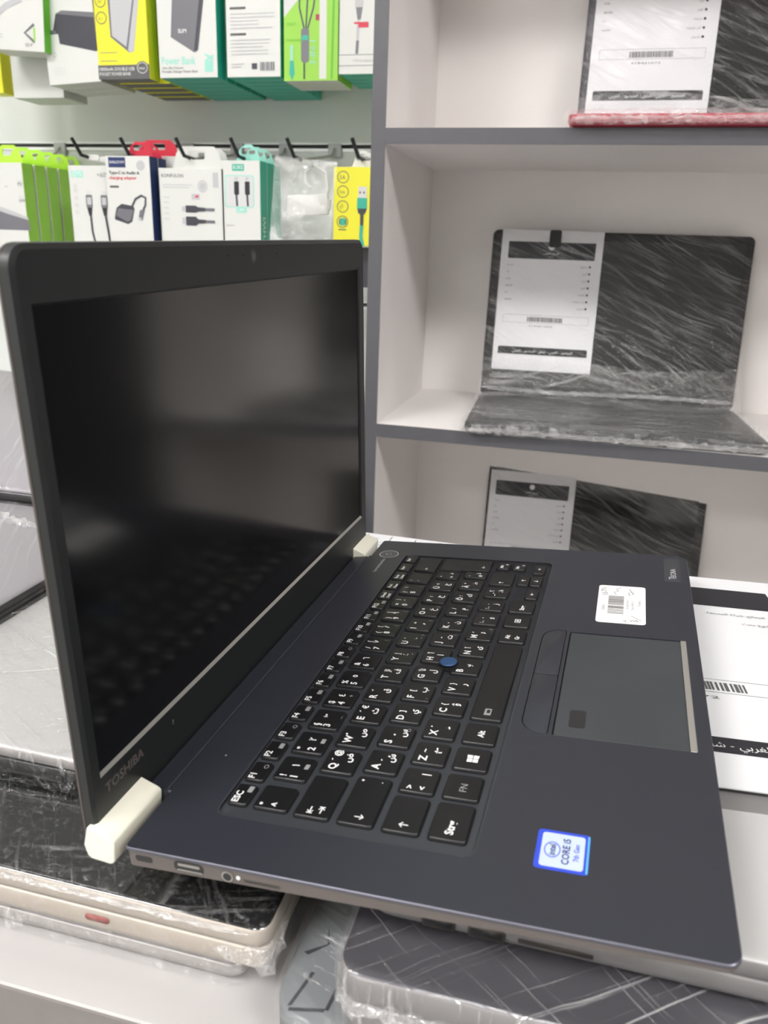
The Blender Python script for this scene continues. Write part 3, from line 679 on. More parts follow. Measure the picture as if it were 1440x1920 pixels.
# printed sheet on the far end of the black lid
b = BM(); box(b, 0, 0, 0, .16, .115, .0004); o = tag(obj('printed_sheet', b, 'paper', None, smooth=False, loc=(-.2448, .538, .8345)), 'white sheet printed with grey rectangles behind the far hinge of the open laptop', 'paper')
o.rotation_euler = (0, 0, -.02)
a = Art(e=.00012)
for i in range(7):
    for j in range(4):
        x = .004 + i * .0222; y = .004 + j * .028; a.rect(x, y, x + .020, y + .0013, 'pic_grey', 1); a.rect(x, y, x + .001, y + .024, 'pic_grey', 1)
        if (i + j) % 3 == 0: a.rect(x + .003, y + .005, x + .012, y + .017, 'pic_light', 1)
a.make('sheet_print', o, T3(0, 0, .0004))
o.location.z = .8119
# --- stack under the front of the open laptop
sl, slb = closed('closed_laptop', 'slate grey closed laptop with darker angular lid pattern, on the counter at the bottom edge', -.0865, .1985, .7702, .26, .50, .7905, 'slate', 'slate', 'film_diag', r=.016, split=.5)
a = Art(e=.0001)
for P in ([(.010, .060), (.022, .060), (.026, .082), (.016, .082)], [(.030, .042), (.040, .040), (.041, .062), (.036, .064), (.031, .050)], [(.031, .036), (.042, .034), (.042, .0365), (.031, .0385)], [(.044, .018), (.058, .016), (.058, .033), (.055, .033), (.055, .019), (.044, .021)],
          [(.004, .030), (.012, .036), (.010, .044), (.013, .036), (.006, .029)], [(.006, .006), (.010, .022), (.0115, .022), (.0075, .0065)], [(.020, .008), (.022, .024), (.0235, .024), (.0215, .008)], [(.03, .002), (.036, .018), (.0375, .018), (.0315, .002)], [(.007, .004), (.02, .007), (.02, .0085), (.007, .0055)]):
    a.poly(P, 'slate_dark', 1)
a.make('lid_pattern', sl, T3(0, 0, .0204))
xw, xwb = closed('closed_laptop', 'dark metallic closed laptop under crossed film creases, beneath the silver one', -.0605, .1985, .7920, .24, .50, .8208, 'graphite', 'silver_dark', 'film_cross', r=.010, split=.45, edge=1, amp=.0016, cell=.006)
bead('film_bead', xw, [(.001, .03, .012), (.0, .006, .014), (.006, .0, .015), (.30, -.0005, .018)], .0028, seed=6, flat=1.3)
sv, svb = closed('closed_laptop', 'silver grey closed laptop with two side ports directly under the open laptop', -.058, .2215, .8225, .235, .552, .8425, 'silver', 'silver_dark', None, r=.012, split=.38)
for x, w_, z_, h_ in ((.0235, .0125, .0035, .0048), (.0405, .0135, .0035, .0048), (.0585, .026, .0055, .0018)):
    b = BM(); slab(b, x, -h_ / 2, x + w_, h_ / 2, h_ * .2, [(0, 0), (0, .0003)], n=3); o = obj('side_port', b, 'lid_side', svb, mx=T3(0, -.0001, z_ + h_ / 2) @ Matrix.Rotation(PI / 2, 4, 'X'))
    b = BM(); slab(b, x + .001, -h_ / 2 + .001, x + w_ - .001, h_ / 2 - .0006, h_ * .1, [(0, 0), (0, .0001)], n=3); obj('port_opening', b, 'port', o, mx=T3(0, 0, .0003))

# ================================================================== SPEC SHEETS
AR = [('المعالج', 'Core i5'), ('الجيل', '7th'), ('الرام', '8 GB'), ('الهارد', '256 SSD'), ('الشاشة', '14"'), ('كرت الشاشة', 'Intel HD'), ('الضمان', '')]
def spec_sheet(label, W_, H_, mx, curl=0, icon=True, left=AR):
    b = BM(); n = 14
    bot = []; topv = []
    for i in range(n + 1):
        v = i / n; z = curl * max(0, 1 - v * 3) ** 2
        bot.append((v * H_, z))
    for i in range(n):
        for x0, x1 in ((0, W_),):
            (ya, za), (yb, zb_) = bot[i], bot[i + 1]
            q = [b.verts.new(c) for c in ((x0, ya, za), (x1, ya, za), (x1, yb, zb_), (x0, yb, zb_))]; b.faces.new(q)
            q = [b.verts.new(c) for c in ((x0, ya, za - .0004), (x0, yb, zb_ - .0004), (x1, yb, zb_ - .0004), (x1, ya, za - .0004))]; b.faces.new(q)
    bmesh.ops.remove_doubles(b, verts=b.verts, dist=1e-6)
    o = obj('spec_sheet', b, 'paper', None, mx=mx); tag(o, label, 'paper', None)
    a = Art(e=.00015, px=(0, 0, 1, 1, W_, H_))
    a.poly(rr(.07, .80, .93, .92, (.012, .012, .004, .004), 3), 'ink', 1)
    if icon: a.ell(.5, .885, .03, .021, 'white')
    a.text('كمبيوتر لابتوب', .5, .835, H_ * .013, 'white', 'c'); a.text('مستعمل', .5, .815, H_ * .007, 'white', 'c')
    for i, (r_, l_) in enumerate(left):
        y = .755 - i * .049; a.ell(.89, y, .011, .0075, 'ink'); a.text(r_, .865, y - .006, H_ * .011, 'ink_grey', 'r')
        if l_: a.text(l_, .07, y - .006, H_ * .0105, 'ink_grey', 'l')
    for y in (.345, .40): a.rect(.07, y, .93, y + .0015, 'ink_grey', 1)
    for x in (.07, .928): a.rect(x, .345, x + .002, .4, 'ink_grey', 1)
    a.bars(.32, .354, .67, .388, 'ink_grey', 55, 4); a.text('319421072', .46, .318, H_ * .010, 'ink_grey', 'c', W=W_ * .24)
    z3 = 3
    if curl:   # lower bar follows the curled edge: put it where the sheet is flat enough
        pass
    a.poly(rr(.05, .115, .95, .17, (.002, .002, .012, .012), 3), 'ink', 1); a.text('المنصور - الغربي - شقق - المنصور - الغربي', .5, .133, H_ * .018, 'white', 'c')
    if curl:
        for v in a.bm.verts: v.co.z += curl * max(0, 1 - v.co.y / H_ * 3) ** 2 + .00005
    a.make('sheet_print', o, T3(0, 0, .00005))
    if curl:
        b = BM(); box(b, .001, -.0095, -.0008, W_ - .001, H_ * .5, -.0005); obj('grey_strip', b, 'silver_dark', o, smooth=False)  # grey strip reaching out below the sheet's lower edge
    return o
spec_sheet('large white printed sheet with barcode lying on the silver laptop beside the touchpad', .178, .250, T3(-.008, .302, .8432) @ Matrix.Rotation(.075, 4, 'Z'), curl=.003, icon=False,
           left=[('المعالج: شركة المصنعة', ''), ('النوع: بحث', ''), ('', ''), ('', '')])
# ================================================================== OPEN WRAPPED LAPTOPS IN THE CABINET
def wrapped(label, x, y, z, w, d, rz, lean, lid_h, basem, lidmm, sheet, sheet_label, filmb='film_base', clip=False, base_t=.012):
    t = root('wrapped_laptop', label, 'laptop', (x, y, z), (0, 0, rz))
    b = BM(); slab(b, 0, 0, w, d, .012, [(.006, 0), (.001, .003), (0, .005), (0, base_t - .001), (.001, base_t)]); bs = obj('base', b, basem, t, ang=50)
    b = BM(); slab(b, .022, .055, w - .022, d - .1 + .06, .003, [(0, base_t), (0, base_t + .0006)], n=3); obj('keyboard', b, 'lap_black', bs, smooth=False)
    b = BM(); slab(b, w * .36, .012, w * .62, .05, .003, [(0, base_t), (0, base_t + .0004)], n=3); obj('touchpad', b, 'lap_side', bs, smooth=False)
    lm = T3(0, d - .002, base_t - .002) @ Matrix.Rotation(PI / 2 - lean, 4, 'X')
    b = BM(); slab(b, .0, 0, w, lid_h, .009, [(.001, -.006), (0, -.004), (0, -.0006), (.0006, 0)]); ld = obj('lid', b, lidmm, t, mx=lm, ang=50)
    b = BM(); box(b, .012, .02, 0, w - .012, lid_h - .012, .0004); obj('display', b, 'gloss_black', ld, smooth=False)
    # film: wrinkled skin on the base and over the lid
    b = BM(); shell(b, -.003, -.003, .0004, w + .003, d + .002, base_t + .003, .012, .006, .0035, seed=3, freq=75); obj('cling_film', b, filmb, t)
    b = BM(); shell(b, -.0015, .004, -.0075, w + .0015, lid_h + .0006, .0022, .009, .010, .0016, seed=5, freq=40); obj('cling_film', b, 'film_diag', t, mx=lm)
    # gathered folds where lid meets base
    b = BM(); rnd = random.Random(4)
    nx, ny = 90, 8; G = [[None] * (ny + 1) for _ in range(nx + 1)]
    for i in range(nx + 1):
        for j in range(ny + 1):
            u = i / nx; v = j / ny; px_ = Vector((u * 22, v * 9, 2))
            hh = .004 * noise.noise(px_) + .002 * noise.noise(px_ * 3)
            G[i][j] = b.verts.new((w * u, d - .055 + .045 * v + hh, base_t + .004 + .052 * v ** 1.5 + hh + .006 * math.sin(u * 7)))
    for i in range(nx):
        for j in range(ny): b.faces.new((G[i][j], G[i + 1][j], G[i + 1][j + 1], G[i][j + 1]))
    obj('film_fold', b, filmb, t)
    bead('film_bead', t, [(-.002, .02, .006), (.01, -.002, .006), (w * .5, -.004, .006), (w - .01, -.002, .006), (w + .002, .02, .006)], .0062, seed=len(label))
    bead('film_bead', t, [(.002, d - .012, base_t + .012), (w * .3, d - .016, base_t + .010), (w * .7, d - .012, base_t + .013), (w - .002, d - .014, base_t + .012)], .0058, seed=3)
    if clip:
        b = BM(); slab(b, .083, lid_h - .024, .1, lid_h + .0006, .003, [(0, .0032), (0, .0040)], n=3); obj('tape_clip', b, 'bag_clip', t, smooth=False, mx=lm)
    if sheet:
        u0, v0, sw_, sh_ = sheet
        m4 = Matrix.Translation((x, y, z)) @ Matrix.Rotation(rz, 4, 'Z') @ lm @ T3(u0, v0, .0012)
        spec_sheet(sheet_label, sw_, sh_, m4)
    return t
wrapped('film wrapped open laptop on the middle shelf, black screen with a paper on its left', -.137, .972, .8412, .368, .235, .045, math.radians(9), .245, 'lap_black', 'lap_black', (.014, .041, .147, .204), 'white spec sheet on the left of the middle shelf laptop screen', clip=True)
wrapped('film wrapped open laptop with a dark red base on the upper shelf', -.044, .973, 1.1956, .380, .245, 0.0, math.radians(9), .25, 'red', 'graphite', (.010, .03, .158, .224), 'white spec sheet catching a glare on the upper shelf laptop')
wrapped('film wrapped open laptop on the lowest visible shelf behind the open laptop', -.126, 1.0, .4866, .350, .23, .02, math.radians(14), .240, 'lap_black', 'lap_black', (.004, .018, .140, .205), 'white spec sheet on the lowest shelf laptop, lower half hidden')
b = BM(); slab(b, 0, 0, .05, .014, .0005, [(0, 0), (0, .0004)], n=2)
b.free()
# ================================================================== HANGING STOCK ON THE SLAT WALL
def hook(x, zg, tip_y=1.105, top=False):
    t = root('display_hook', '', 'hook', (x, 0, 0), group='slat wall hooks')
    b = BM(); box(b, -.011, 1.2935, zg - .016, .011, 1.2974, zg + .004); obj('back_plate', b, 'pic_light', t, smooth=False, bevel=.001)
    b = BM(); tube(b, [(0, 1.2935, zg - .004), (.0, 1.28, zg - .016), (0, tip_y + .035, zg - .036)], .0022, 8); p_ = obj('prong', b, 'steel_and_lit_lip', t)
    b = BM(); tube(b, [(0, tip_y + .035, zg - .036), (-.002, tip_y + .012, zg - .034), (-.008, tip_y, zg - .012)], .0027, 8); obj('prong_tip', b, 'hook', p_)
    return t
def carton(name, label, x, z, w, h, d, face, side, art=None, y=1.12, lean=0, yaw=0, n=1, group=None, tab=None, back_label=None, cat='box', under=None, artpx=None, gap=.001, tabh=.02, hold=True):
    """hanging retail boxes, one behind another; the front one carries the print"""
    first = None
    for i in range(n):
        L = label if i == 0 else back_label
        t = root(name, L, cat, (x, y + i * (d + gap), z), (0, lean, yaw), group)
        if i == 0:
            b = BM(); fs = box(b, 0, 0, 0, w, d, h)
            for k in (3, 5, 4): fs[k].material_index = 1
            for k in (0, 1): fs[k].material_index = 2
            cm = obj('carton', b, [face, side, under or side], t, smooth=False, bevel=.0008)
            if tab:
                tm, tx0, tx1 = tab
                b = BM(); P = [(tx0, 0), (tx1, 0), (tx1 - .006, tabh * .7), (tx1 - .014, tabh), (tx0 + .014, tabh), (tx0 + .006, tabh * .7)]
                mx_ = (tx0 + tx1) / 2; H = rr(mx_ - .011, tabh * .42, mx_ + .011, tabh * .8, .003, 3)
                holed(b, P, [H], 0, depth=.0006); g = bmesh.ops.duplicate(b, geom=b.faces[:]); bmesh.ops.translate(b, verts=[v for v in g['geom'] if isinstance(v, bmesh.types.BMVert)], vec=(0, 0, -.0006))
                obj('hang_tab', b, tm, t, smooth=False, mx=T3(0, d * .5, h) @ FRONT)
            if art:
                v_ = artpx[1]; px_ = (artpx[0], v_, artpx[2], v_ - h / .00070, artpx[4], h) if artpx[5] > 0 else (artpx[0], v_ + h / .00069, artpx[2], v_, artpx[4], h)
                a = Art(e=.0003, px=px_); art(a, w, h); a.make('box_print', cm, T3(0, -.0001, 0) @ FRONT)
            first = t
        else:
            for ch in list(first.children):
                c = ch.copy(); COL.objects.link(c); c.parent = t
    return first
CH = 'pic_grey'
# ---- upper row (bottoms of the boxes show; hooks are above the picture)
def art_charger(a, w, h):
    a.poly([(117, 62), (125, 32), (160, 38), (187, 45), (187, 104), (184, 105), (126, 86), (125, 68), (108, 68), (104, 62)], 'pic_dark'); a.poly([(125, 32), (135, 27), (187, 36), (187, 45)], 'pic_grey'); a.poly([(104, 58), (122, 62), (122, 68), (106, 64)], 'pic_grey')
    for y in (130, 135, 140): a.rect(112, y, 130, y + 1.5, 'pic_pale')
    a.ring(115, 105, 3, 5, 1, 'pic_light'); a.text('65W', 172, 6, .004, 'pic_grey')
carton('retail_box', 'white box picturing a dark cube charger, upper row', -.7985, 1.270, .085, .16, .03, 'box_white', 'box_shade', art_charger, n=3, lean=-.05, artpx=(100, 160, 187, 0, .085, .16), group='white charger boxes', back_label='white charger box hanging behind the dark cube charger box, upper row')
def art_yellow(a, w, h):
    a.rect(187, 148, 285, 122, 'band_grey'); a.text('10000mAh DOUBLE USB', 189, 132, .0042, 'white', W=.056); a.text('POCKET POWER BANK', 189, 141, .0042, 'white', W=.050)
    a.poly([(214, 0), (273, 0), (258, 98), (250, 101), (215, 72)], CH); a.poly([(273, 0), (265, 0), (247, 96), (250, 101), (258, 98)], 'pic_light'); a.poly([(218, 0), (262, 0), (244, 90), (218, 70)], 'pic_light')
    for y in (9, 38): a.ring(200, y, 10, 11, 1.3, 'band_grey'); a.text('5V' if y == 9 else '2.1', 195, y + 4, .004, 'band_grey')
    a.ell(272, 128, 12, 12, 'band_grey'); a.ring(272, 128, 10, 10, 1.2, 'pic_pale'); a.text('MAX', 266, 131, .003, 'white')
    a.rect(193, 115, 226, 114, 'ink_mid'); a.rect(193, 100, 226, 99, 'ink_mid')
carton('retail_box', 'yellow box with grey power bank picture and dark band, upper row', -.7165, 1.2765, .081, .16, .026, 'yellow', 'yellow', art_yellow, n=1, artpx=(187, 148, 285, 0, .081, .146), under='band_grey')
b_ = carton('retail_box', 'yellow and dark box hanging behind the yellow power bank box', -.7045, 1.2765, .081, .16, .026, 'yellow', 'yellow', None, y=1.155, n=4, gap=.009, under='band_grey', group='yellow power bank boxes', back_label='yellow and dark box hanging behind the yellow power bank box')
def art_pb(a, w, h):
    a.text('Power Bank', 305, 121, .0095, 'teal_pale', bold=.02, W=.052); a.text('Ultra Slim Polymer', 305, 129, .003, 'ink'); a.text('Portable Charger Power Bank', 305, 135.5, .003, 'ink', W=.055)
    a.poly([(330, 0), (388, 0), (374, 96), (367, 101), (324, 73)], CH); a.poly([(388, 0), (380, 0), (366, 97), (372, 99)], 'pic_dark'); a.text('SLIM', 338, 66, .0045, 'white', bold=.02)
    a.rect(385, 135, 400, 115, 'teal_pale'); a.poly([(383, 104), (399, 115), (402, 113), (390, 104)], 'teal_pale'); a.poly([(385, 114), (400, 105), (402, 108), (388, 116)], 'teal_pale')
carton('retail_box', 'white and teal box lettered Power Bank with slim grey bank picture', -.6197, 1.277, .0885, .16, .028, 'box_white', 'teal', art_pb, n=6, artpx=(300, 145, 408, 0, .0885, .151), group='teal power bank boxes', back_label='white and teal box hanging behind the Power Bank lettered box')
def art_back(a, w, h):
    a.rrect(441, -20, 508, 12, 3, 'pic_light'); 
    for x in (462, 490): a.poly([(x - 3, -10), (x + 4, -10), (x + 6, 11), (x - 4, 11)], 'ink')
    a.rrect(433, 29, 463, 25, 1, 'band_grey'); a.rrect(433, 73, 463, 69, 1, 'band_grey')
    rnd = random.Random(2)
    for y in (36, 42, 48, 54, 60, 80, 86, 92, 98, 104, 121, 126): a.rect(434, y + 1.6, 434 + rnd.uniform(50, 84) * (1 if y < 120 else .35), y, 'pic_light')
    a.rect(473, 131, 483, 121, 'pic_dark'); a.bars(489, 134, 516, 119, 'ink_mid', 16, 8)
carton('retail_box', 'white box back covered in small print beside the Power Bank box', -.5170, 1.2765, .0785, .16, .024, 'box_white', 'teal', art_back, n=7, artpx=(425, 145, 527, 0, .0785, .151), group='cable boxes with printed backs', back_label='white box hanging behind the small print box back, upper row')
def art_green(a, w, h):
    a.rect(533, 153, 633, 0, 'green'); a.poly([(533, 0), (575, 0), (533, 46)], 'pic_pale'); a.rect(599, 150, 612, 0, 'box_white'); a.line([(625, 3), (622, 150)], .003, 'green_deep')
    a.line([(563, 0), (562, 30), (571, 66)], .0022, 'pic_dark'); a.line([(578, 0), (574, 66)], .0022, 'pic_dark'); a.line([(592, 0), (588, 30), (577, 66)], .0022, 'pic_dark')
    a.rrect(565, 122, 580, 64, 5, 'pic_grey'); a.rect(567, 84, 578, 76, 'teal'); a.line([(571, 122), (571, 150)], .0024, 'pic_dark'); a.poly([(544, 118), (551, 118), (553, 140), (548, 152), (543, 140)], 'teal'); a.rect(545, 118, 550, 92, 'teal_pale')
    a.rect(592, 52, 599, 42, 'red'); a.text('FAST', 540, 60, .004, 'green_deep'); a.text('CHARGING', 538, 86, .003, 'green_deep'); a.text('3-IN-1', 592, 125, .008, 'teal_pale', rot=PI / 2)
carton('retail_box', 'green box with white stripe and three way cable picture, upper row', -.4334, 1.271, .0758, .16, .022, 'green', 'green', art_green, n=3, artpx=(533, 153, 633, 0, .0758, .151), under='box_shade', group='green three way cable boxes', back_label='green box hanging behind the striped three way cable box, upper row')
def art_beige(a, w, h):
    a.rect(637, 108, 700, 107, 'pic_grey'); a.rect(637, 126, 700, 125, 'pic_grey'); a.poly([(666, 0), (681, 0), (680, 28), (676, 36), (675, 50), (670, 50), (669, 36), (665, 28)], 'pic_light'); a.poly([(667, 30), (679, 30), (676, 50), (670, 50)], 'pic_grey')
    a.line([(672, 50), (670, 106)], .0035, 'pic_light'); a.line([(671, 84), (670, 106)], .0038, 'pic_grey'); a.rect(672, 63, 690, 55, 'tab_red'); a.rect(664, 57, 690, 54, 'tab_red'); a.text('USB to Lightning', 664, 119, .003, 'pic_light')
    a.poly([(697, 0), (708, 0), (708, 22), (703, 22)], 'pic_light')
carton('retail_box', 'off white box with silver cable plug and small red tag, beside the cabinet', -.3563, 1.278, .075, .16, .024, 'box_white', 'teal', art_beige, n=4, artpx=(637, 140, 737, 0, .075, .148), group='off white cable boxes', back_label='off white box hanging behind the red tagged cable box, upper row')
def art_tri(a, w, h):
    a.line([(72, 44), (54, 60), (72, 76)], .004, 'pic_grey'); a.line([(72, 50), (72, 74)], .003, 'green'); a.text('QS-P', 54, 84, .004, 'pic_dark'); a.line([(5, 28), (20, 14), (50, 0)], .008, 'pic_light')
    for y in (64, 69): a.rect(0, y, 12, y + 1.5, 'pic_light')
carton('retail_box', 'white box with a triangle emblem at the upper left corner', -.885, 1.316, .094, .13, .045, 'box_white', 'green_deep', art_tri, y=1.105, lean=.07, artpx=(-18, 93, 90, -50, .094, .125), under='box_shade', n=1)
carton('retail_box', 'yellow box peeping out low at the left edge of the upper row', -.965, 1.268, .055, .12, .03, 'yellow', 'yellow', None, y=1.16, n=1, under='yellow')
carton('retail_box', 'plain white box hanging low behind the triangle emblem box', -.896, 1.2615, .088, .14, .03, 'box_white', 'box_shade', None, y=1.165, n=2, group='plain white boxes', back_label='plain white box hanging low behind the triangle emblem box')
# ---- lower row
def art_a(a, w, h):
    a.poly([(-50, 392), (0, 410), (43, 422), (46, 446), (-50, 446)], CH); a.poly([(-50, 385), (0, 402), (42, 418), (43, 424), (0, 412), (-50, 395)], 'pic_light')
    for y in (340, 372): a.rrect(27, y + 16, 38, y, 2, 'pic_pale')
    a.text('PD', 28, 352, .0045, 'ink'); a.text('20W', 27, 386, .004, 'ink'); a.rect(0, 356, 6, 353, 'pic_light')
carton('retail_box', 'white fronted green box with grey device picture, left end of lower row', -.945, 1.03, .084, .136, .026, 'box_white', 'green', art_a, n=6, gap=.004, artpx=(-60, 305, 40, 466, .084, -.136), tab=('lime_tab', .028, .078), group='green sided boxes', back_label='green sided box in the row behind the grey device picture box', tabh=.026)
def art_b(a, w, h):
    a.rect(132, 334, 154, 321, 'teal_pale'); a.text('QYS', 134, 331, .006, 'white'); a.text('+60W', 180, 333, .0065, 'pic_grey')
    for x, k in ((162, -3), (190, 4)):
        a.rect(x - 4, 368, x + 4, 360, 'pic_pale'); a.rrect(x - 6, 395, x + 6, 369, 2, 'pic_grey'); a.rect(x - 4, 389, x + 4, 374, 'pic_light'); a.poly([(x - 5, 395), (x + 5, 395), (x + 3, 412), (x - 2, 412)], 'ink'); a.line([(x + 1, 412), (x + 3 + k * .3, 446), (x + 6, 470)], .0035, 'pic_dark')
    for y in (352, 360, 376, 390, 405): a.ring(138, y, 3, 3, .7, 'pic_light')
carton('retail_box', 'white box picturing two upright dark cable plugs, lower row', -.7805, 1.03, .071, .133, .022, 'box_white', 'box_shade', art_b, n=3, artpx=(127, 310, 205, 466, .071, -.133), tab=('box_white', .022, .05), group='white plug boxes', back_label='white box hanging behind the two plug box, lower row')
def art_c(a, w, h):
    a.rect(208, 316, 240, 296, 'navy'); a.text('EARLDOM', 210, 308, .0035, 'white', W=.024); a.ell(268, 312, 8, 10, 'pic_light'); a.text('Type-C to Audio &', 208, 329, .0040, 'ink', bold=.02, W=.050); a.text('charging adapter', 208, 339, .0040, 'tab_red', bold=.02, W=.045)
    a.rect(208, 356, 225, 352, 'band_grey')
    a.poly([(214, 412), (218, 396), (228, 388), (250, 392), (252, 398), (246, 424), (238, 429), (213, 420)], 'pic_dark'); a.poly([(216, 412), (221, 397), (250, 400), (243, 422), (236, 424)], CH)
    a.line([(248, 392), (255, 378), (266, 371), (274, 375), (273, 390), (268, 400)], .0032, 'pic_dark'); a.poly([(262, 400), (272, 398), (266, 421), (258, 419)], CH); a.poly([(259, 414), (265, 416), (263, 422), (258, 420)], 'pic_light')
carton('retail_box', 'white and navy box lettered Type-C to Audio and charging adapter', -.7117, 1.03, .0725, .146, .024, 'box_white', 'navy', art_c, y=1.112, n=2, artpx=(202, 293, 285, 466, .0725, -.146), tab=('tab_red', .03, .0725), group='navy adapter boxes', back_label='navy box hanging behind the Type-C adapter box')
carton('retail_box', 'box with red header card behind the Type-C adapter box', -.698, 1.03, .070, .152, .03, 'box_white', 'tab_red', None, y=1.17, tab=('tab_red', .0, .068), tabh=.024)
def art_d(a, w, h):
    a.text('KONFULON', 300, 333, .0045, 'pic_grey', bold=.02, W=.035); a.ring(376, 350, 9, 12, 2, 'pic_light'); a.ell(376, 350, 6, 8, 'pic_light'); a.rect(395, 352, 405, 323, 'pic_light')
    for y, L in ((347, 55), (352, 50), (372, 12), (382, 10), (393, 9), (404, 10), (415, 9)): a.rect(302, y + 1.5, 302 + L, y, 'pic_light')
    a.rect(355, 376, 370, 365, 'pic_light'); a.rect(362, 372, 368, 368, 'tab_red')
    for y in (395, 419): 
        k = 1 if y < 400 else 1.3
        a.rect(336, y + 5 * k, 343, y - 5 * k, 'pic_light'); a.poly([(343, y - 7 * k), (362, y - 7 * k), (366, y - 4), (380, y - 3), (380, y + 4), (366, y + 5), (362, y + 7 * k), (343, y + 7 * k)], 'pic_dark'); a.line([(380, y + .5), (397, y + .5)], .004, CH)
carton('retail_box', 'white box picturing two dark plugs pointing left, lower row', -.6300, 1.03, .103, .131, .022, 'box_white', 'box_shade', art_d, n=2, artpx=(295, 315, 415, 466, .103, -.131), tab=('box_white', .018, .098), tabh=.030, group='white sideways plug boxes', back_label='white box hanging behind the sideways plug box')
def art_e(a, w, h):
    a.rect(434, 320, 456, 307, 'teal'); a.text('RUIKE', 436, 317, .0055, 'white', W=.015)
    a.rrect(419, 391, 474, 328, 6, 'teal_pale'); a.rrect(421, 389, 472, 330, 5, 'pic_pale'); a.rect(440, 401, 459, 389, 'teal_pale'); a.text('1.2M', 442, 398, .004, 'white')
    for x in (441, 461): a.rect(x - 3, 338, x + 3, 332, 'pic_light'); a.rrect(x - 4, 366, x + 5, 340, 2, 'ink'); a.line([(x, 366), (x + 1, 388)], .003, 'pic_dark')
    a.rect(421, 427, 436, 425, 'pic_light')
e_ = carton('retail_box', 'white box with teal side and cable window, lower row', -.5310, 1.03, .0600, .142, .026, 'box_white', 'teal', art_e, n=3, artpx=(413, 300, 485, 466, .0600, -.142), tab=('teal_pale', .018, .056), tabh=.022, group='teal sided cable boxes', back_label='teal sided box hanging behind the cable window box, lower row')
a = Art(e=.0002); a.text('WITHWI', 0, 0, .010, 'white', rot=PI / 2, bold=.01, W=.055); a.make('side_lettering', e_, T3(.0602, .018, .012) @ Matrix.Rotation(PI / 2, 4, 'Z') @ Matrix.Rotation(PI / 2, 4, 'X'))
def art_g(a, w, h):
    for i, y in enumerate((332, 359, 387, 416)): 
        a.ring(643, y, 10.5, 11.5, 1.3, 'band_grey'); a.text(('5A', '1m', '⚡', '▬')[i], 637, y + 4, .005, 'band_grey')
    a.rect(637, 421, 650, 411, 'pic_dark'); a.rect(639, 423, 648, 409, 'teal'); a.rect(636, 432, 650, 430, 'band_grey')
    a.rect(671, 370, 686, 349, 'pic_pale'); a.ell(674, 360, 1.7, 2.2, 'band_grey'); a.ell(681, 360, 1.7, 2.2, 'band_grey'); a.rrect(669, 392, 687, 370, 1.5, 'teal')
    a.poly([(670, 390), (687, 390), (684, 398), (681, 402), (681, 422), (675, 422), (675, 402), (671, 398)], 'pic_dark'); a.line([(678, 422), (677, 444), (681, 462)], .005, 'teal')
carton('retail_box', 'yellow box with circle icons and green USB cable, touching the cabinet', -.3614, 1.0625, .0555, .1025, .024, 'yellow', 'yellow', art_g, y=1.12, n=3, artpx=(626, 313, 695, 461, .0555, -.1285), tab=('white', .010, .068), tabh=.026, group='yellow cable boxes', back_label='yellow box hanging behind the green USB cable box') if False else None
g = carton('retail_box', 'yellow box with circle icons and green USB cable, touching the cabinet', -.3614, 1.0625, .0555, .1025, .024, 'yellow', 'yellow', art_g, y=1.12, n=3, artpx=(626, 313, 695, 461, .0555, -.1025), tab=('white', .022, .0555), tabh=.022, group='yellow cable boxes', back_label='yellow box hanging behind the green USB cable box')
carton('retail_box', 'narrow black box below the yellow box beside the cabinet', -.330, 1.005, .024, .056, .02, 'pic_dark', 'pic_dark', None, y=1.15, n=1)
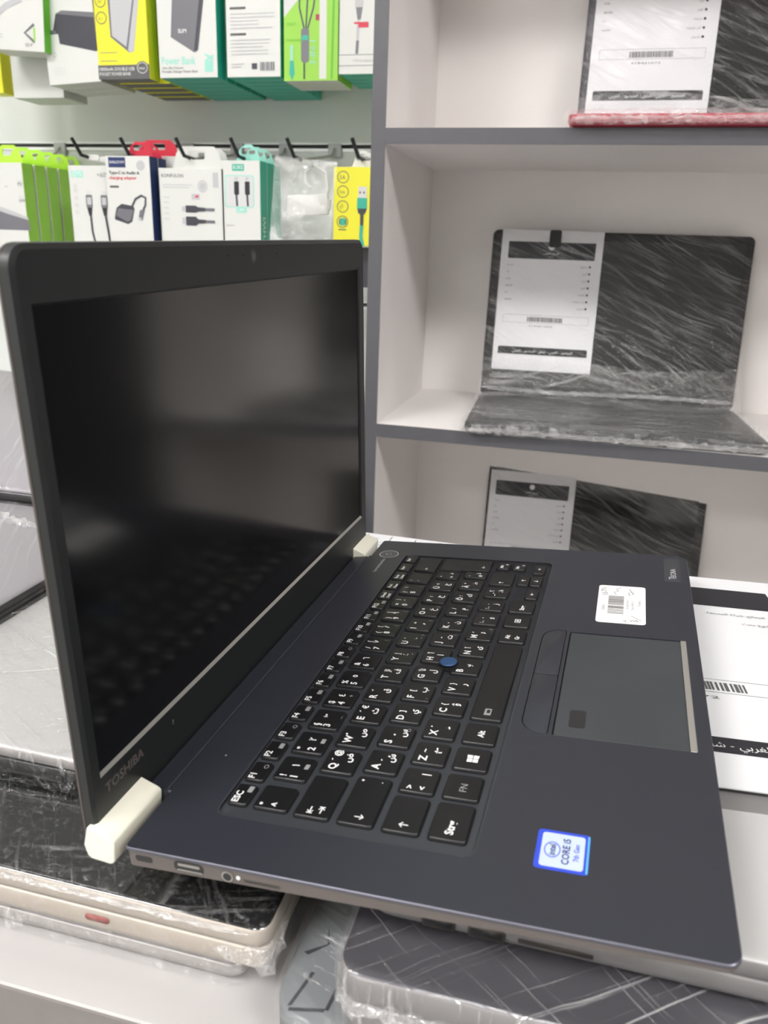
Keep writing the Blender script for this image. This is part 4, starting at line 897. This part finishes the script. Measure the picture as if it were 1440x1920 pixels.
# clear bag with a white adapter
bag = root('plastic_bag', 'clear crinkled plastic bag holding a small white adapter with a short cable', 'bag', (-.408, 1.118, 1.10), (0, .09, 0))
b = BM(); nx, ny = 34, 40
for sgn in (-1, 1):
    G = [[b.verts.new((-.046 + .092 * i / nx, sgn * (.0005 + .006 * math.sin(PI * i / nx) * math.sin(PI * j / ny) ** .6) + .0022 * noise.noise(Vector((i * .35, j * .3, sgn))), -.060 + .135 * j / ny)) for j in range(ny + 1)] for i in range(nx + 1)]
    for i in range(nx):
        for j in range(ny): b.faces.new((G[i][j], G[i + 1][j], G[i + 1][j + 1], G[i][j + 1]))
obj('film_bag', b, 'film_bag', bag)
ad = root('video_adapter', 'small white adapter with looped cable inside the clear plastic bag', 'adapter', (-.405, 1.118, 1.134), (0, .09, 0))
b = BM(); slab(b, -.024, -.033, .036, -.006, .003, [(.0006, -.0035), (0, -.003), (0, .003), (.0006, .0035)]); obj('adapter_body', b, 'box_white', ad, mx=FRONT @ Matrix.Rotation(.14, 4, 'Z'))
b = BM(); tube(b, [(.032, .0, -.012), (.036, .0, .006), (.03, .0, .026), (.012, .0, .034), (.0, .0, .024), (.002, .0, .010), (.012, .0, .004)], .0018); obj('cable', b, 'box_white', ad)
b = BM(); box(b, .034, -.002, -.022, .041, .002, -.008); obj('plug', b, 'steel_and_lit_lip', ad, smooth=False)
b = BM(); slab(b, -.45, 1.13, -.365, 1.16, .004, [(0, .985), (0, 1.047)]); tag(obj('cable_pack', b, 'pic_dark', None, smooth=False), 'dark cable pack hanging below the clear plastic bag', 'cable')
HL = ['first from the left', 'second from the left', 'third from the left', 'fourth from the left', 'fifth from the left', 'sixth from the left', 'seventh, nearest the cabinet']
for i, (x, p) in enumerate(((-.915, 0), (-.752, 1), (-.672, 2), (-.584, 3), (-.500, 4), (-.4165, 5), (-.3235, 6))):
    h_ = hook(x, 1.211); h_['label'] = 'dark wire display hook on the lower wall channel, ' + HL[i]
UP = ['charger', 'yellow power bank', 'Power Bank lettered', 'small print', 'green striped', 'red tagged', 'triangle emblem']
for i, x in enumerate((-.752, -.672, -.575, -.478, -.396, -.318, -.845)):
    h_ = hook(x, 1.452); h_['label'] = 'dark wire display hook above the ' + UP[i] + ' box'
